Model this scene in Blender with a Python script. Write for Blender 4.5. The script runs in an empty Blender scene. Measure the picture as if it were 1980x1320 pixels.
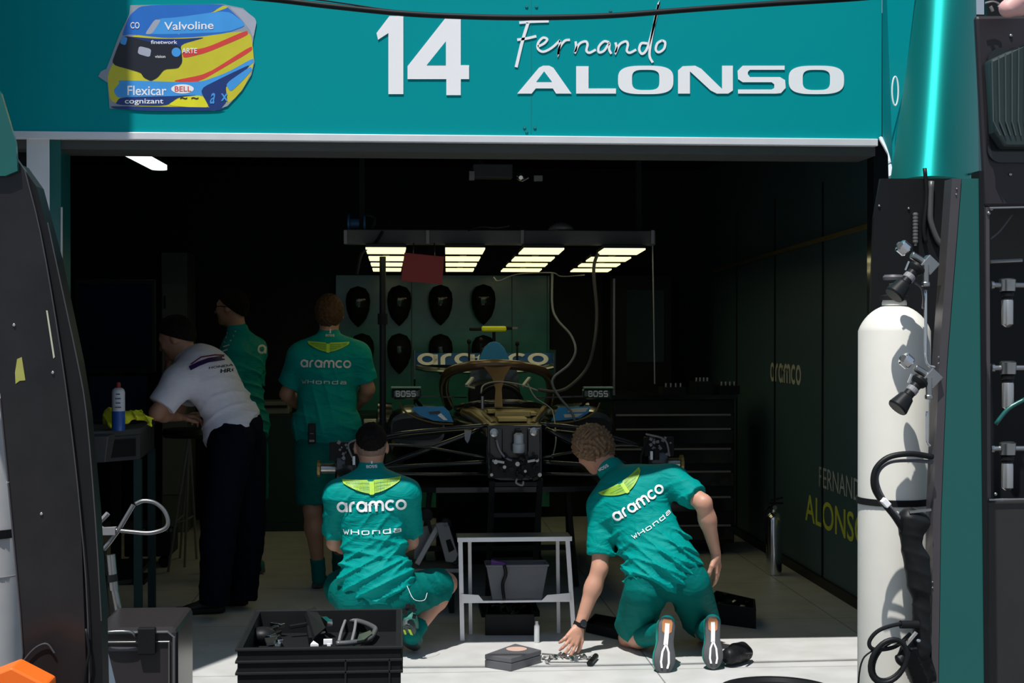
import bpy, math, random
import numpy as np
from mathutils import Vector, Matrix
from mathutils.bvhtree import BVHTree

SC = bpy.context.scene
COL = SC.collection
V = Vector
R = math.radians
random.seed(7)

# ---------------------------------------------------------------- camera
FPX = 3000.0
cam_d = bpy.data.cameras.new('camera')
cam_d.sensor_width = 36.0
cam_d.lens = FPX / 1980.0 * 36.0
cam_d.clip_start = 0.05
cam_d.clip_end = 300
cam = bpy.data.objects.new('camera', cam_d)
COL.objects.link(cam)
cam.location = (0, 0, 1.6)
cam.rotation_euler = (R(90) - math.atan(26 / FPX), 0, -math.atan(220 / FPX))
SC.camera = cam
CM = cam.rotation_euler.to_matrix()
CL = V((0, 0, 1.6))

# ---------------------------------------------------------------- light
w = bpy.data.worlds.new('sky')
SC.world = w
w.use_nodes = True
nt = w.node_tree
nt.nodes.clear()
out = nt.nodes.new('ShaderNodeOutputWorld')
bg = nt.nodes.new('ShaderNodeBackground')
tc = nt.nodes.new('ShaderNodeTexCoord')
sep = nt.nodes.new('ShaderNodeSeparateXYZ')
cr = nt.nodes.new('ShaderNodeValToRGB')
cr.color_ramp.elements[0].position = 0.0
cr.color_ramp.elements[0].color = (0.62, 0.72, 0.82, 1)
cr.color_ramp.elements[1].position = 0.55
cr.color_ramp.elements[1].color = (0.52, 0.70, 1.0, 1)
nt.links.new(tc.outputs['Generated'], sep.inputs[0])
nt.links.new(sep.outputs['Z'], cr.inputs[0])
nt.links.new(cr.outputs[0], bg.inputs[0])
bg.inputs[1].default_value = 0.42
nt.links.new(bg.outputs[0], out.inputs[0])

SUN_D = V((0.20, 0.385, -1.0)).normalized()
sun_d = bpy.data.lights.new('sun', 'SUN')
sun_d.energy = 4.15
sun_d.angle = R(0.6)
sun_d.color = (1.0, 0.97, 0.93)
sun = bpy.data.objects.new('sun', sun_d)
COL.objects.link(sun)
sun.rotation_euler = SUN_D.to_track_quat('-Z', 'Y').to_euler()
sun.location = (-3, -4, 12)

vs = SC.view_settings
vs.view_transform = 'Standard'
vs.look = 'None'
vs.gamma = 1.0
vs.exposure = 0.20
vs.use_curve_mapping = False

# ---------------------------------------------------------------- rays of the lens
def P(px, py, Y):
    d = CM @ V(((px - 990) / FPX, (660 - py) / FPX, -1))
    return CL + d * (Y / d.y)
def G(px, py, z=0.0):
    d = CM @ V(((px - 990) / FPX, (660 - py) / FPX, -1))
    return CL + d * ((z - CL.z) / d.z)
def PS(pts, Y):
    return [P(a[0], a[1], a[2] if len(a) > 2 else Y) for a in pts]

# ---------------------------------------------------------------- materials
def lin(c):
    return tuple(((v / 255) / 12.92 if v / 255 <= .04045 else ((v / 255 + .055) / 1.055) ** 2.4) for v in c)
MATS = {}
def mat(name, col, rough=.5, metal=0., var=.12, scale=12., bump=0., emit=0., bscale=None, coat=0., spec=.5, trans=0., alpha=1.):
    if name in MATS: return MATS[name]
    m = bpy.data.materials.new(name)
    m.use_nodes = True
    n = m.node_tree.nodes; l = m.node_tree.links
    b = n['Principled BSDF']
    b.inputs['Roughness'].default_value = rough
    b.inputs['Metallic'].default_value = metal
    b.inputs['Specular IOR Level'].default_value = spec
    if coat: b.inputs['Coat Weight'].default_value = coat; b.inputs['Coat Roughness'].default_value = .06
    if trans: b.inputs['Transmission Weight'].default_value = trans
    tc = n.new('ShaderNodeTexCoord')
    nz = n.new('ShaderNodeTexNoise'); nz.inputs['Scale'].default_value = scale; nz.inputs['Detail'].default_value = 5
    l.new(tc.outputs['Object'], nz.inputs['Vector'])
    mx = n.new('ShaderNodeMix'); mx.data_type = 'RGBA'
    mx.inputs[6].default_value = (*[c * (1 - var) for c in col], 1)
    mx.inputs[7].default_value = (*[min(1, c * (1 + var)) for c in col], 1)
    l.new(nz.outputs['Fac'], mx.inputs[0])
    l.new(mx.outputs[2], b.inputs['Base Color'])
    if emit:
        l.new(mx.outputs[2], b.inputs['Emission Color']); b.inputs['Emission Strength'].default_value = emit
    if bump:
        n2 = n.new('ShaderNodeTexNoise'); n2.inputs['Scale'].default_value = bscale or scale * 3; n2.inputs['Detail'].default_value = 6
        l.new(tc.outputs['Object'], n2.inputs['Vector'])
        bp = n.new('ShaderNodeBump'); bp.inputs['Strength'].default_value = bump; bp.inputs['Distance'].default_value = .01
        l.new(n2.outputs['Fac'], bp.inputs['Height']); l.new(bp.outputs[0], b.inputs['Normal'])
    MATS[name] = m
    return m

def tiled_floor_mat():
    m = mat('floor_paint', (.63, .63, .62), .42, var=.05, scale=2.5)
    n = m.node_tree.nodes; l = m.node_tree.links
    b = n['Principled BSDF']
    tc = n['Texture Coordinate'] if 'Texture Coordinate' in n else n.new('ShaderNodeTexCoord')
    br = n.new('ShaderNodeTexBrick'); br.offset = 0
    br.inputs['Scale'].default_value = 1.0
    br.inputs['Brick Width'].default_value = 1.2; br.inputs['Row Height'].default_value = 1.2
    br.inputs['Mortar Size'].default_value = .004; br.inputs['Mortar Smooth'].default_value = .3
    br.inputs['Color1'].default_value = (1, 1, 1, 1); br.inputs['Color2'].default_value = (.93, .93, .93, 1)
    br.inputs['Mortar'].default_value = (.35, .35, .35, 1)
    l.new(tc.outputs['Object'], br.inputs['Vector'])
    src = b.inputs['Base Color'].links[0].from_socket
    mx = n.new('ShaderNodeMix'); mx.data_type = 'RGBA'; mx.blend_type = 'MULTIPLY'; mx.inputs[0].default_value = 1
    l.new(src, mx.inputs[6]); l.new(br.outputs['Color'], mx.inputs[7]); l.new(mx.outputs[2], b.inputs['Base Color'])
    nz = n.new('ShaderNodeTexNoise'); nz.inputs['Scale'].default_value = 5; nz.inputs['Detail'].default_value = 8
    cr = n.new('ShaderNodeValToRGB')
    cr.color_ramp.elements[0].position = .35; cr.color_ramp.elements[0].color = (.88, .88, .86, 1)
    cr.color_ramp.elements[1].position = .6; cr.color_ramp.elements[1].color = (1, 1, 1, 1)
    l.new(tc.outputs['Object'], nz.inputs['Vector']); l.new(nz.outputs['Fac'], cr.inputs[0])
    m2 = n.new('ShaderNodeMix'); m2.data_type = 'RGBA'; m2.blend_type = 'MULTIPLY'; m2.inputs[0].default_value = 1
    l.new(mx.outputs[2], m2.inputs[6]); l.new(cr.outputs[0], m2.inputs[7]); l.new(m2.outputs[2], b.inputs['Base Color'])
    return m

def cloth_mat(name, col, rough=.75, fold=.5, fs=9.):
    """woven sportswear with soft wrinkles in the bump"""
    m = mat(name, col, rough, var=.06, scale=30, spec=.08)
    n = m.node_tree.nodes; l = m.node_tree.links
    b = n['Principled BSDF']
    tc = n.new('ShaderNodeTexCoord')
    mp = n.new('ShaderNodeMapping'); mp.inputs['Rotation'].default_value = (.3, .5, .2); mp.inputs['Scale'].default_value = (1., 1., 2.2)
    nz = n.new('ShaderNodeTexNoise'); nz.inputs['Scale'].default_value = fs; nz.inputs['Detail'].default_value = 3; nz.inputs['Distortion'].default_value = .8
    l.new(tc.outputs['Object'], mp.inputs[0]); l.new(mp.outputs[0], nz.inputs['Vector'])
    bp = n.new('ShaderNodeBump'); bp.inputs['Strength'].default_value = fold; bp.inputs['Distance'].default_value = .02
    l.new(nz.outputs['Fac'], bp.inputs['Height']); l.new(bp.outputs[0], b.inputs['Normal'])
    return m

M = {}
M['fascia'] = mat('teal_fascia', (.000, .31, .335), .6, var=.03, scale=2, spec=.08)
M['fairing'] = mat('teal_metallic', (.01, .30, .27), .53, .9, var=.04, scale=2)

M['teal_dark'] = mat('teal_post', (.008, .105, .095), .3, 0, var=.08, scale=3, coat=.25)
M['white'] = mat('white_vinyl', (.97, .97, .98), .5, var=.02)
M['alu'] = mat('white_aluminium', (.78, .78, .80), .4, .2, var=.12, scale=6)
M['chrome'] = mat('chrome', (.8, .8, .8), .16, 1, var=.05)
M['steel'] = mat('brushed_steel', (.42, .42, .41), .32, 1, var=.15)
M['black'] = mat('black_plastic', (.009, .010, .011), .45, var=.2, spec=.22)
M['blackmatt'] = mat('black_matt', (.008, .009, .010), .7, var=.2, spec=.18)
M['blackgloss'] = mat('black_gloss', (.010, .012, .014), .12, var=.2, coat=.5)
M['interior'] = mat('black_interior_paint', (.004, .006, .007), .55, var=.2, scale=2, spec=.3)
M['wallr'] = mat('dark_teal_wall', (.045, .095, .115), .5, var=.1, scale=2)
M['backgreen'] = mat('green_gloss_wall', (.03, .24, .19), .18, var=.5, scale=5, bump=.03, bscale=4)
M['cream'] = mat('cream_bottle_paint', (.80, .78, .70), .45, var=.05, scale=9, bump=.03)
M['grey'] = mat('grey_plastic', (.10, .10, .11), .5, var=.1)
M['midgrey'] = mat('mid_grey_paint', (.22, .22, .23), .45, var=.1)
M['carbon'] = mat('carbon_fibre', (.010, .011, .012), .25, var=.3, scale=60, coat=.4)
M['carblack'] = mat('black_car_skin', (.008, .022, .018), .22, var=.2, coat=.5)
M['carsheen'] = mat('gold_sheen_skin', (.16, .115, .045), .35, .5, var=.3, scale=8)  # gold colour stands in for light reflected on the dark car skin
M['carblue'] = mat('blue_car_film', (.02, .26, .60), .4, var=.12)
M['yellow'] = mat('fluo_yellow', (.85, .88, .02), .5, var=.04)
M['red'] = mat('dull_red_sign', (.30, .03, .02), .6, var=.1)
M['skin'] = mat('skin', (.56, .29, .20), .5, var=.10, scale=14, bump=.05)
M['skin2'] = mat('skin_tan', (.42, .22, .14), .5, var=.10, scale=14, bump=.05)
M['shirt'] = cloth_mat('teal_shirt_cloth', (.0, .27, .245), .6, .7, 9)

M['shorts'] = cloth_mat('teal_shorts_cloth', (.0, .14, .125), .7, .5, 8)
M['whiteshirt'] = cloth_mat('white_shirt_cloth', (.80, .80, .92), .7, .45, 9)
M['navy'] = cloth_mat('dark_trousers_cloth', (.004, .005, .013), .8, .4, 8)
M['hairbrown'] = mat('brown_hair', (.20, .115, .06), .6, var=.6, scale=70, bump=.9, bscale=70)
M['hairmid'] = mat('mid_brown_hair', (.075, .038, .018), .75, spec=.2, var=.5, scale=70, bump=.8, bscale=80)
M['hairdark'] = mat('dark_hair', (.009, .007, .006), .85, spec=.15, var=.5, scale=60, bump=.8, bscale=90)
M['stubble'] = mat('shaved_hair', (.27, .165, .125), .7, var=.35, scale=60, bump=.4, bscale=160)
M['emblem'] = mat('lime_emblem', (.42, .68, .05), .5, var=.1, scale=40)
M['emblemdark'] = mat('green_emblem_line', (.02, .22, .05), .5)
M['orange'] = mat('orange_paint', (.95, .16, .01), .5, var=.04)
M['lamp'] = mat('lamp_diffuser', (1.0, .92, .46), .5, var=.01, emit=1.35)
M['tube'] = mat('tube_diffuser', (.85, 1., .95), .5, var=.01, emit=1.3)
M['hubgold'] = mat('gold_metal', (.45, .33, .12), .35, .8, var=.2)

# ---------------------------------------------------------------- objects
ORG = {}
def tag(o, label=None, cat=None, group=None, kind=None):
    if label: o['label'] = label
    if cat: o['category'] = cat
    if group: o['group'] = group
    if kind: o['kind'] = kind
    return o
def thing(name, label, cat, loc=(0, 0, 0), group=None):
    o = bpy.data.objects.new(name, None)
    COL.objects.link(o); o.location = loc; o.empty_display_size = .1
    ORG[o.name] = V(loc)
    return tag(o, label, cat, group)
def finish(name, verts, faces, m, parent=None, smooth=False, bevel=0, label=None, solid=0, sub=0):
    org = ORG.get(parent.name, V((0, 0, 0))) if parent else V((0, 0, 0))
    me = bpy.data.meshes.new(name)
    vv = [tuple(V(v) - org) for v in verts]
    me.from_pydata(vv, [], [tuple(f) for f in faces])
    me.validate(); me.update()
    if smooth is True:
        for p in me.polygons: p.use_smooth = True
    elif smooth:
        me.shade_smooth() if hasattr(me, 'shade_smooth') else None
        try: me.set_sharp_from_angle(angle=R(smooth))
        except Exception: pass
    o = bpy.data.objects.new(name, me)
    COL.objects.link(o)
    me.materials.append(M[m] if isinstance(m, str) else m)
    if parent: o.parent = parent
    ORG[o.name] = org
    if solid:
        md = o.modifiers.new('solid', 'SOLIDIFY'); md.thickness = solid; md.offset = 0
    if bevel:
        md = o.modifiers.new('bevel', 'BEVEL'); md.width = bevel; md.segments = 2; md.limit_method = 'ANGLE'; md.angle_limit = R(40)
    if sub:
        md = o.modifiers.new('sub', 'SUBSURF'); md.levels = sub; md.render_levels = sub
    if label: o['label'] = label
    return o
def kids(o): return [c for c in bpy.data.objects if c.parent == o]
def copy_tree(o, loc=None, rot=None, label=None, group=None, parent=None, scale=None, tree=None):
    if tree is None:
        tree = {}
        for c in bpy.data.objects:
            if c.parent: tree.setdefault(c.parent.name, []).append(c)
    c = o.copy(); COL.objects.link(c)
    if parent: c.parent = parent
    if loc is not None: c.location = loc; ORG[c.name] = V(loc)
    if rot is not None: c.rotation_euler = rot
    if scale is not None: c.scale = scale
    if label: c['label'] = label
    if group: c['group'] = group
    for ch in tree.get(o.name, []): copy_tree(ch, parent=c, tree=tree)
    return c

def catmull(pts, n=6, closed=False):
    pts = [V(p) for p in pts]; N = len(pts)
    if N < 3: return pts
    res = []
    rng = range(N) if closed else range(N - 1)
    for i in rng:
        p0 = pts[(i - 1) % N] if closed or i > 0 else pts[0] * 2 - pts[1]
        p1 = pts[i]; p2 = pts[(i + 1) % N]
        p3 = pts[(i + 2) % N] if closed or i + 2 < N else pts[-1] * 2 - pts[-2]
        for k in range(n):
            t = k / n
            res.append(.5 * ((2 * p1) + (p2 - p0) * t + (2 * p0 - 5 * p1 + 4 * p2 - p3) * t * t + (3 * p1 - p0 - 3 * p2 + p3) * t ** 3))
    if not closed: res.append(pts[-1])
    return res

SPLIT = {n: n for n in 'hanger clamp screw rivet post foot cross_bar leg knob caster brace rear_wishbone wing_pylon halo_mark axle_stub camera_pod hanging_wire wheel door fitting gusset edge_trim metal_edge tie sockets earpiece bracket_arm edge_rod vent_rib side_rail port bracket cable'.split()}
SPLIT.update(bolts='bolt', sockets='socket')
class MB:
    def __init__(s): s.v = []; s.f = []
    def add(s, v, f):
        o = len(s.v); s.v += [V(a) for a in v]; s.f += [tuple(i + o for i in q) for q in f]; return s
    def box(s, c, d, rot=None):
        c = V(c); x, y, z = d[0] / 2, d[1] / 2, d[2] / 2
        v = [V((i * x, j * y, k * z)) for i in (-1, 1) for j in (-1, 1) for k in (-1, 1)]
        if rot is not None: v = [rot @ a for a in v]
        return s.add([a + c for a in v], [(0, 1, 3, 2), (4, 6, 7, 5), (0, 4, 5, 1), (2, 3, 7, 6), (0, 2, 6, 4), (1, 5, 7, 3)])
    def box2(s, a, b):
        a, b = V(a), V(b)
        return s.box((a + b) / 2, (abs(b.x - a.x), abs(b.y - a.y), abs(b.z - a.z)))
    def bar(s, a, b, w, h=None, up=(0, 0, 1)):
        a, b = V(a), V(b); h = h or w
        d = b - a; L = d.length; d.normalize(); up = V(up)
        if abs(d.dot(up)) > .98: up = V((0, 1, 0))
        x = d.cross(up).normalized(); z = x.cross(d)
        m = Matrix((x, d, z)).transposed()
        return s.box((a + b) / 2, (w, L, h), m)
    def tube(s, pts, r, seg=8, closed=False, smooth=0):
        pts = [V(p) for p in pts]
        if smooth: pts = catmull(pts, smooth, closed)
        N = len(pts); rs = r if hasattr(r, '__len__') else [r] * N
        if len(rs) != N: rs = [rs[min(len(rs) - 1, int(i * len(rs) / N))] for i in range(N)]
        T = []
        for i in range(N):
            a = pts[(i - 1) % N] if closed or i else pts[0]; b = pts[(i + 1) % N] if closed or i < N - 1 else pts[-1]
            t = (b - a); T.append(t.normalized() if t.length > 1e-9 else V((0, 0, 1)))
        u = V((0, 0, 1)) if abs(T[0].z) < .9 else V((1, 0, 0))
        u = (u - T[0] * u.dot(T[0])).normalized()
        o = len(s.v); 
        for i in range(N):
            u = (u - T[i] * u.dot(T[i])); u = u.normalized() if u.length > 1e-6 else T[i].orthogonal().normalized()
            w = T[i].cross(u)
            for k in range(seg):
                a = 2 * math.pi * k / seg
                s.v.append(pts[i] + (u * math.cos(a) + w * math.sin(a)) * rs[i])
        for i in range(N if closed else N - 1):
            j = (i + 1) % N
            for k in range(seg):
                k2 = (k + 1) % seg
                s.f.append((o + i * seg + k, o + i * seg + k2, o + j * seg + k2, o + j * seg + k))
        if not closed:
            s.f.append(tuple(o + k for k in reversed(range(seg)))); s.f.append(tuple(o + (N - 1) * seg + k for k in range(seg)))
        return s
    def cyl(s, a, b, r, r2=None, seg=20):
        return s.tube([a, b], [r, r if r2 is None else r2], seg)
    def lathe(s, prof, c, axis=(0, 0, 1), seg=28):
        """prof: list of (radius, height)"""
        ax = V(axis).normalized(); c = V(c)
        u = ax.orthogonal().normalized(); w_ = ax.cross(u); o = len(s.v)
        for r, h in prof:
            for k in range(seg):
                a = 2 * math.pi * k / seg
                s.v.append(c + ax * h + (u * math.cos(a) + w_ * math.sin(a)) * max(r, 1e-4))
        for i in range(len(prof) - 1):
            for k in range(seg):
                k2 = (k + 1) % seg
                s.f.append((o + i * seg + k, o + i * seg + k2, o + (i + 1) * seg + k2, o + (i + 1) * seg + k))
        s.f.append(tuple(o + k for k in reversed(range(seg)))); n = (len(prof) - 1) * seg
        s.f.append(tuple(o + n + k for k in range(seg)))
        return s
    def prism(s, poly, d):
        """poly: 3D planar outline, extruded by vector d"""
        n = len(poly); d = V(d); poly = [V(p) for p in poly]
        f = [tuple(reversed(range(n))), tuple(range(n, 2 * n))]
        f += [(i, (i + 1) % n, n + (i + 1) % n, n + i) for i in range(n)]
        return s.add(poly + [p + d for p in poly], f)
    def loft(s, rings, closed=True, caps=True):
        n = len(rings[0]); o = len(s.v)
        for r_ in rings: s.v += [V(p) for p in r_]
        for i in range(len(rings) - 1):
            for k in range(n if closed else n - 1):
                k2 = (k + 1) % n
                s.f.append((o + i * n + k, o + i * n + k2, o + (i + 1) * n + k2, o + (i + 1) * n + k))
        if caps and closed:
            s.f.append(tuple(o + k for k in reversed(range(n)))); s.f.append(tuple(o + (len(rings) - 1) * n + k for k in range(n)))
        return s
    def ell(s, c, r, rot=None, nu=16, nv=10):
        c = V(c); o = len(s.v); v = [V((0, 0, -r[2]))]
        for j in range(1, nv):
            t = -math.pi / 2 + math.pi * j / nv
            for i in range(nu):
                a = 2 * math.pi * i / nu
                v.append(V((r[0] * math.cos(t) * math.cos(a), r[1] * math.cos(t) * math.sin(a), r[2] * math.sin(t))))
        v.append(V((0, 0, r[2])))
        if rot is not None: v = [rot @ a for a in v]
        f = [(0, 1 + (i + 1) % nu, 1 + i) for i in range(nu)]
        for j in range(nv - 2):
            for i in range(nu):
                i2 = (i + 1) % nu
                f.append((1 + j * nu + i, 1 + j * nu + i2, 1 + (j + 1) * nu + i2, 1 + (j + 1) * nu + i))
        L = len(v) - 1; b = 1 + (nv - 2) * nu
        f += [(b + i, b + (i + 1) % nu, L) for i in range(nu)]
        return s.add([a + c for a in v], f)
    def build(s, name, m, parent=None, **k):
        if name in SPLIT and parent is not None:
            par = list(range(len(s.v)))
            def find(a):
                while par[a] != a: par[a] = par[par[a]]; a = par[a]
                return a
            for q in s.f:
                for b in q[1:]: par[find(b)] = find(q[0])
            groups = {}
            for q in s.f: groups.setdefault(find(q[0]), []).append(q)
            if len(groups) > 1:
                first = None
                for fs in groups.values():
                    ids = sorted({i for q in fs for i in q}); mp = {a: b for b, a in enumerate(ids)}
                    o = finish(SPLIT[name], [s.v[i] for i in ids], [tuple(mp[i] for i in q) for q in fs], m, parent, **k); first = first or o
                return first
        return finish(name, s.v, s.f, m, parent, **k)
    def one(s, name, m, label, cat, group=None, **k):
        """a thing that is a single mesh: its origin goes to its own middle foot"""
        return tag(finish(name, s.v, s.f, m, None, **k), label, cat, group)

# ---------------------------------------------------------------- flat marks: strokes in a plane
def stroke(pl, w, closed=False, n=0, taper=None):
    """2D polyline -> flat ribbon (verts2d, faces)"""
    pts = [V((p[0], p[1], 0)) for p in pl]
    if n: pts = catmull(pts, n, closed)
    N = len(pts); v = []; f = []
    for i in range(N):
        a = pts[(i - 1) % N] if closed or i else None; b = pts[(i + 1) % N] if closed or i < N - 1 else None
        d1 = (pts[i] - a).normalized() if a is not None else None
        d2 = (b - pts[i]).normalized() if b is not None else None
        if d1 is None: d1 = d2
        if d2 is None: d2 = d1
        t = d1 + d2; t = t.normalized() if t.length > 1e-6 else d1
        nn = V((-t.y, t.x, 0)); k = max(.4, nn.dot(V((-d1.y, d1.x, 0))))
        ww = (w if taper is None else w * taper(i / (N - 1))) / 2 / k
        v += [(pts[i] + nn * ww)[:2], (pts[i] - nn * ww)[:2]]
    for i in range(N if closed else N - 1):
        j = (i + 1) % N; f.append((2 * i, 2 * i + 1, 2 * j + 1, 2 * j))
    return v, f
def arc(cx, cy, rx, ry, a0, a1, n=12):
    return [(cx + rx * math.cos(R(a0 + (a1 - a0) * i / n)), cy + ry * math.sin(R(a0 + (a1 - a0) * i / n))) for i in range(n + 1)]
def dense(pl, step=.12, closed=False):
    r = []; N = len(pl)
    for i in range(N if closed else N - 1):
        a = pl[i]; b = pl[(i + 1) % N]; L = math.hypot(b[0] - a[0], b[1] - a[1]); k = max(1, int(L / step))
        r += [(a[0] + (b[0] - a[0]) * t / k, a[1] + (b[1] - a[1]) * t / k) for t in range(k)]
    if not closed: r.append(pl[-1])
    return r
# glyphs: (advance, [(polyline, closed)]) in units of x-height 1
def g_round(ch):
    if ch in 'ao': 
        s = [(arc(.5, .5, .42, .42, 0, 340, 24) + [], True)] if ch == 'o' else [(arc(.5, .5, .40, .42, 0, 345, 24), True), ([(.92, 0), (.92, .92)], False)]
        return (1.0 if ch == 'o' else 1.06), s
    if ch == 'r': return .62, [([(.12, 0), (.12, .55)] + arc(.5, .52, .38, .38, 170, 80, 8), False)]
    if ch == 'm': return 1.5, [([(.12, 0), (.12, .6)] + arc(.43, .6, .31, .32, 180, 0, 10) + [(.74, 0)], False), ([(.74, .6)] + arc(1.05, .6, .31, .32, 180, 0, 10) + [(1.36, 0)], False)]
    if ch == 'c': return .92, [(arc(.5, .5, .42, .42, 45, 315, 18), False)]
    return .5, []
def g_tech(ch):
    """wide squared letters, cap height 1, width 1"""
    if ch == 'O': return 1.12, [([(.14, 0), (.86, 0), (1, .14), (1, .86), (.86, 1), (.14, 1), (0, .86), (0, .14)], True)]
    if ch == 'D': return 1.12, [([(0, 0), (.86, 0), (1, .14), (1, .86), (.86, 1), (0, 1)], True)]
    if ch == 'L': return 1.0, [([(0, 1), (0, 0), (.9, 0)], False)]
    if ch == 'A': return 1.25, [([(-.05, 0), (.55, 1), (.65, 1), (1.2, 0)], False), ([(.2, .25), (.95, .25)], False)]
    if ch == 'N': return 1.15, [([(0, 0), (0, .9), (.1, 1), (.2, .95), (.8, .05), (.9, 0), (1, .1), (1, 1)], False)]
    if ch == 'S': return 1.12, [([(1, 1), (.12, 1), (0, .88), (0, .62), (.12, .5), (.88, .5), (1, .38), (1, .12), (.88, 0), (0, 0)], False)]
    if ch == 'H': return 1.15, [([(0, 0), (0, 1)], False), ([(1, 0), (1, 1)], False), ([(0, .5), (1, .5)], False)]
    if ch == 'o': return 1.1, [([(.1, 0), (.8, 0), (.9, .1), (.9, .62), (.8, .72), (.1, .72), (0, .62), (0, .1)], True)]
    if ch == 'n': return 1.1, [([(0, 0), (0, .72), (.8, .72), (.9, .62), (.9, 0)], False)]
    if ch == 'd': return 1.1, [([(.9, .72), (.1, .72), (0, .62), (0, .1), (.1, 0), (.9, 0), (.9, 1)], False)]
    if ch == 'a': return 1.1, [([(0, .72), (.8, .72), (.9, .62), (.9, 0), (.1, 0), (0, .1), (0, .3), (.1, .4), (.9, .4)], False)]
    if ch == 'B': return 1.1, [([(0, 0), (.8, 0), (.95, .12), (.95, .4), (.8, .52), (0, .52)], False), ([(0, 0), (0, 1), (.75, 1), (.88, .9), (.88, .62), (.8, .52)], False)]
    if ch == 'E': return 1.0, [([(.9, 0), (0, 0), (0, 1), (.9, 1)], False), ([(0, .5), (.8, .5)], False)]
    if ch == 'F': return .95, [([(0, 0), (0, 1), (.9, 1)], False), ([(0, .5), (.75, .5)], False)]
    if ch == 'R': return 1.08, [([(0, 0), (0, 1), (.8, 1), (.92, .9), (.92, .6), (.8, .5), (0, .5)], False), ([(.5, .5), (.95, 0)], False)]
    if ch == 'C': return 1.05, [([(.95, 1), (.12, 1), (0, .88), (0, .12), (.12, 0), (.95, 0)], False)]
    return .5, []
def glyph_run(txt, font, w, sx=1., gap=.18, step=.12):
    """text -> list of ribbons, total width, in units (height 1, before sx)"""
    x = 0; v = []; f = []
    for ch in txt:
        adv, st = font(ch)
        for pl, cl in st:
            a, b = stroke(dense([(p[0] + x, p[1]) for p in pl], step, cl), w, cl)
            o = len(v); v += [(p[0] * sx, p[1]) for p in a]; f += [tuple(i + o for i in q) for q in b]
        x += adv + gap
    return v, f, (x - gap) * sx
def bfont(txt, size=1., bold=0., shear=0., sx=1.):
    c = bpy.data.curves.new('t', 'FONT'); c.body = txt; c.size = size; c.offset = bold; c.shear = shear
    c.resolution_u = 4
    o = bpy.data.objects.new('t', c)
    me = o.to_mesh()
    v = [(p.co.x * sx, p.co.y) for p in me.vertices]; f = [tuple(p.vertices) for p in me.polygons]
    o.to_mesh_clear(); bpy.data.objects.remove(o); bpy.data.curves.remove(c)
    return v, f, max([p[0] for p in v] or [0])
def place2d(v, f, o, x, y, m, name, parent, bvh=None, d=None, off=.002, solid=0, label=None):
    """flat marks laid on a plane (o, x, y) or, with a bvh, onto the cloth behind it along d"""
    o, x, y = V(o), V(x), V(y); r = []; miss = set()
    for p in v:
        q = o + x * p[0] + y * p[1]
        if bvh:
            h = bvh.ray_cast(q - V(d) * .5, V(d))
            if h[0] is None: miss.add(len(r))
            else: q = h[0] - V(d) * (off + .001)
        r.append(q)
    if miss: f = [q for q in f if not any(i in miss for i in q)]
    return finish(name, r, f, m, parent, label=label, solid=solid)
def ribbons(*parts):
    v = []; f = []
    for a, b in parts:
        o = len(v); v += list(a); f += [tuple(i + o for i in q) for q in b]
    return v, f

# ---------------------------------------------------------------- soft bodies: distance fields meshed by surface nets
def sd_cone(p, a, b, ra, rb):
    a = np.array(a, 'f4'); b = np.array(b, 'f4'); ba = b - a
    L2 = float(ba @ ba) + 1e-9
    pa = p - a
    t = np.clip((pa @ ba) / L2, 0, 1)
    q = pa - t[..., None] * ba
    return np.sqrt((q * q).sum(-1)) - (ra + (rb - ra) * t)
def sd_ell(p, c, r, rot):
    q = (p - np.array(c, 'f4')) @ np.array(rot, 'f4')      # columns of rot are the axes
    r = np.array(r, 'f4')
    k0 = np.sqrt(((q / r) ** 2).sum(-1)); k1 = np.sqrt(((q / (r * r)) ** 2).sum(-1)) + 1e-6
    return k0 * (k0 - 1) / k1
class Cone:
    def __init__(s, a, b, ra, rb, k=None, cuts=()): s.a, s.b, s.ra, s.rb, s.k, s.cuts = V(a), V(b), ra, rb, k, list(cuts)
    def box(s):
        r = max(s.ra, s.rb)
        return [min(s.a[i], s.b[i]) - r for i in range(3)], [max(s.a[i], s.b[i]) + r for i in range(3)]
    def d(s, p): return sd_cone(p, s.a, s.b, s.ra, s.rb)
    def grow(s, g): return Cone(s.a, s.b, s.ra + g, s.rb + g, s.k, s.cuts)
class Ell:
    def __init__(s, c, r, rot, k=None, cuts=()): s.c, s.r, s.rot, s.k, s.cuts = V(c), r, rot, k, list(cuts)
    def box(s):
        m = max(s.r); return [s.c[i] - m for i in range(3)], [s.c[i] + m for i in range(3)]
    def d(s, p): return sd_ell(p, s.c, s.r, [list(q) for q in s.rot])
    def grow(s, g): return Ell(s.c, tuple(a + g for a in s.r), s.rot, s.k, s.cuts)
def folds(p, seed, dirs, freq, amp):
    rng = np.random.RandomState(seed); r = 0
    for dv in dirs:
        dv = np.array(V(dv).normalized(), 'f4')
        q = rng.randn(3).astype('f4') * 5; q2 = rng.randn(3).astype('f4') * 3
        ph = rng.rand() * 6
        s = np.sin(freq * (p @ dv) + ph + 1.3 * np.sin(p @ q + ph) + 1.2 * np.sin(p @ q2))
        q3 = rng.randn(3).astype('f4') * 8
        env = (.5 + .5 * np.sin(p @ q3 + ph)) ** 1.5 * 1.5
        r = r + -((1 - np.abs(s)) ** 2.5 * 1.6 - .4) * env
    return r * amp / len(dirs)
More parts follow.
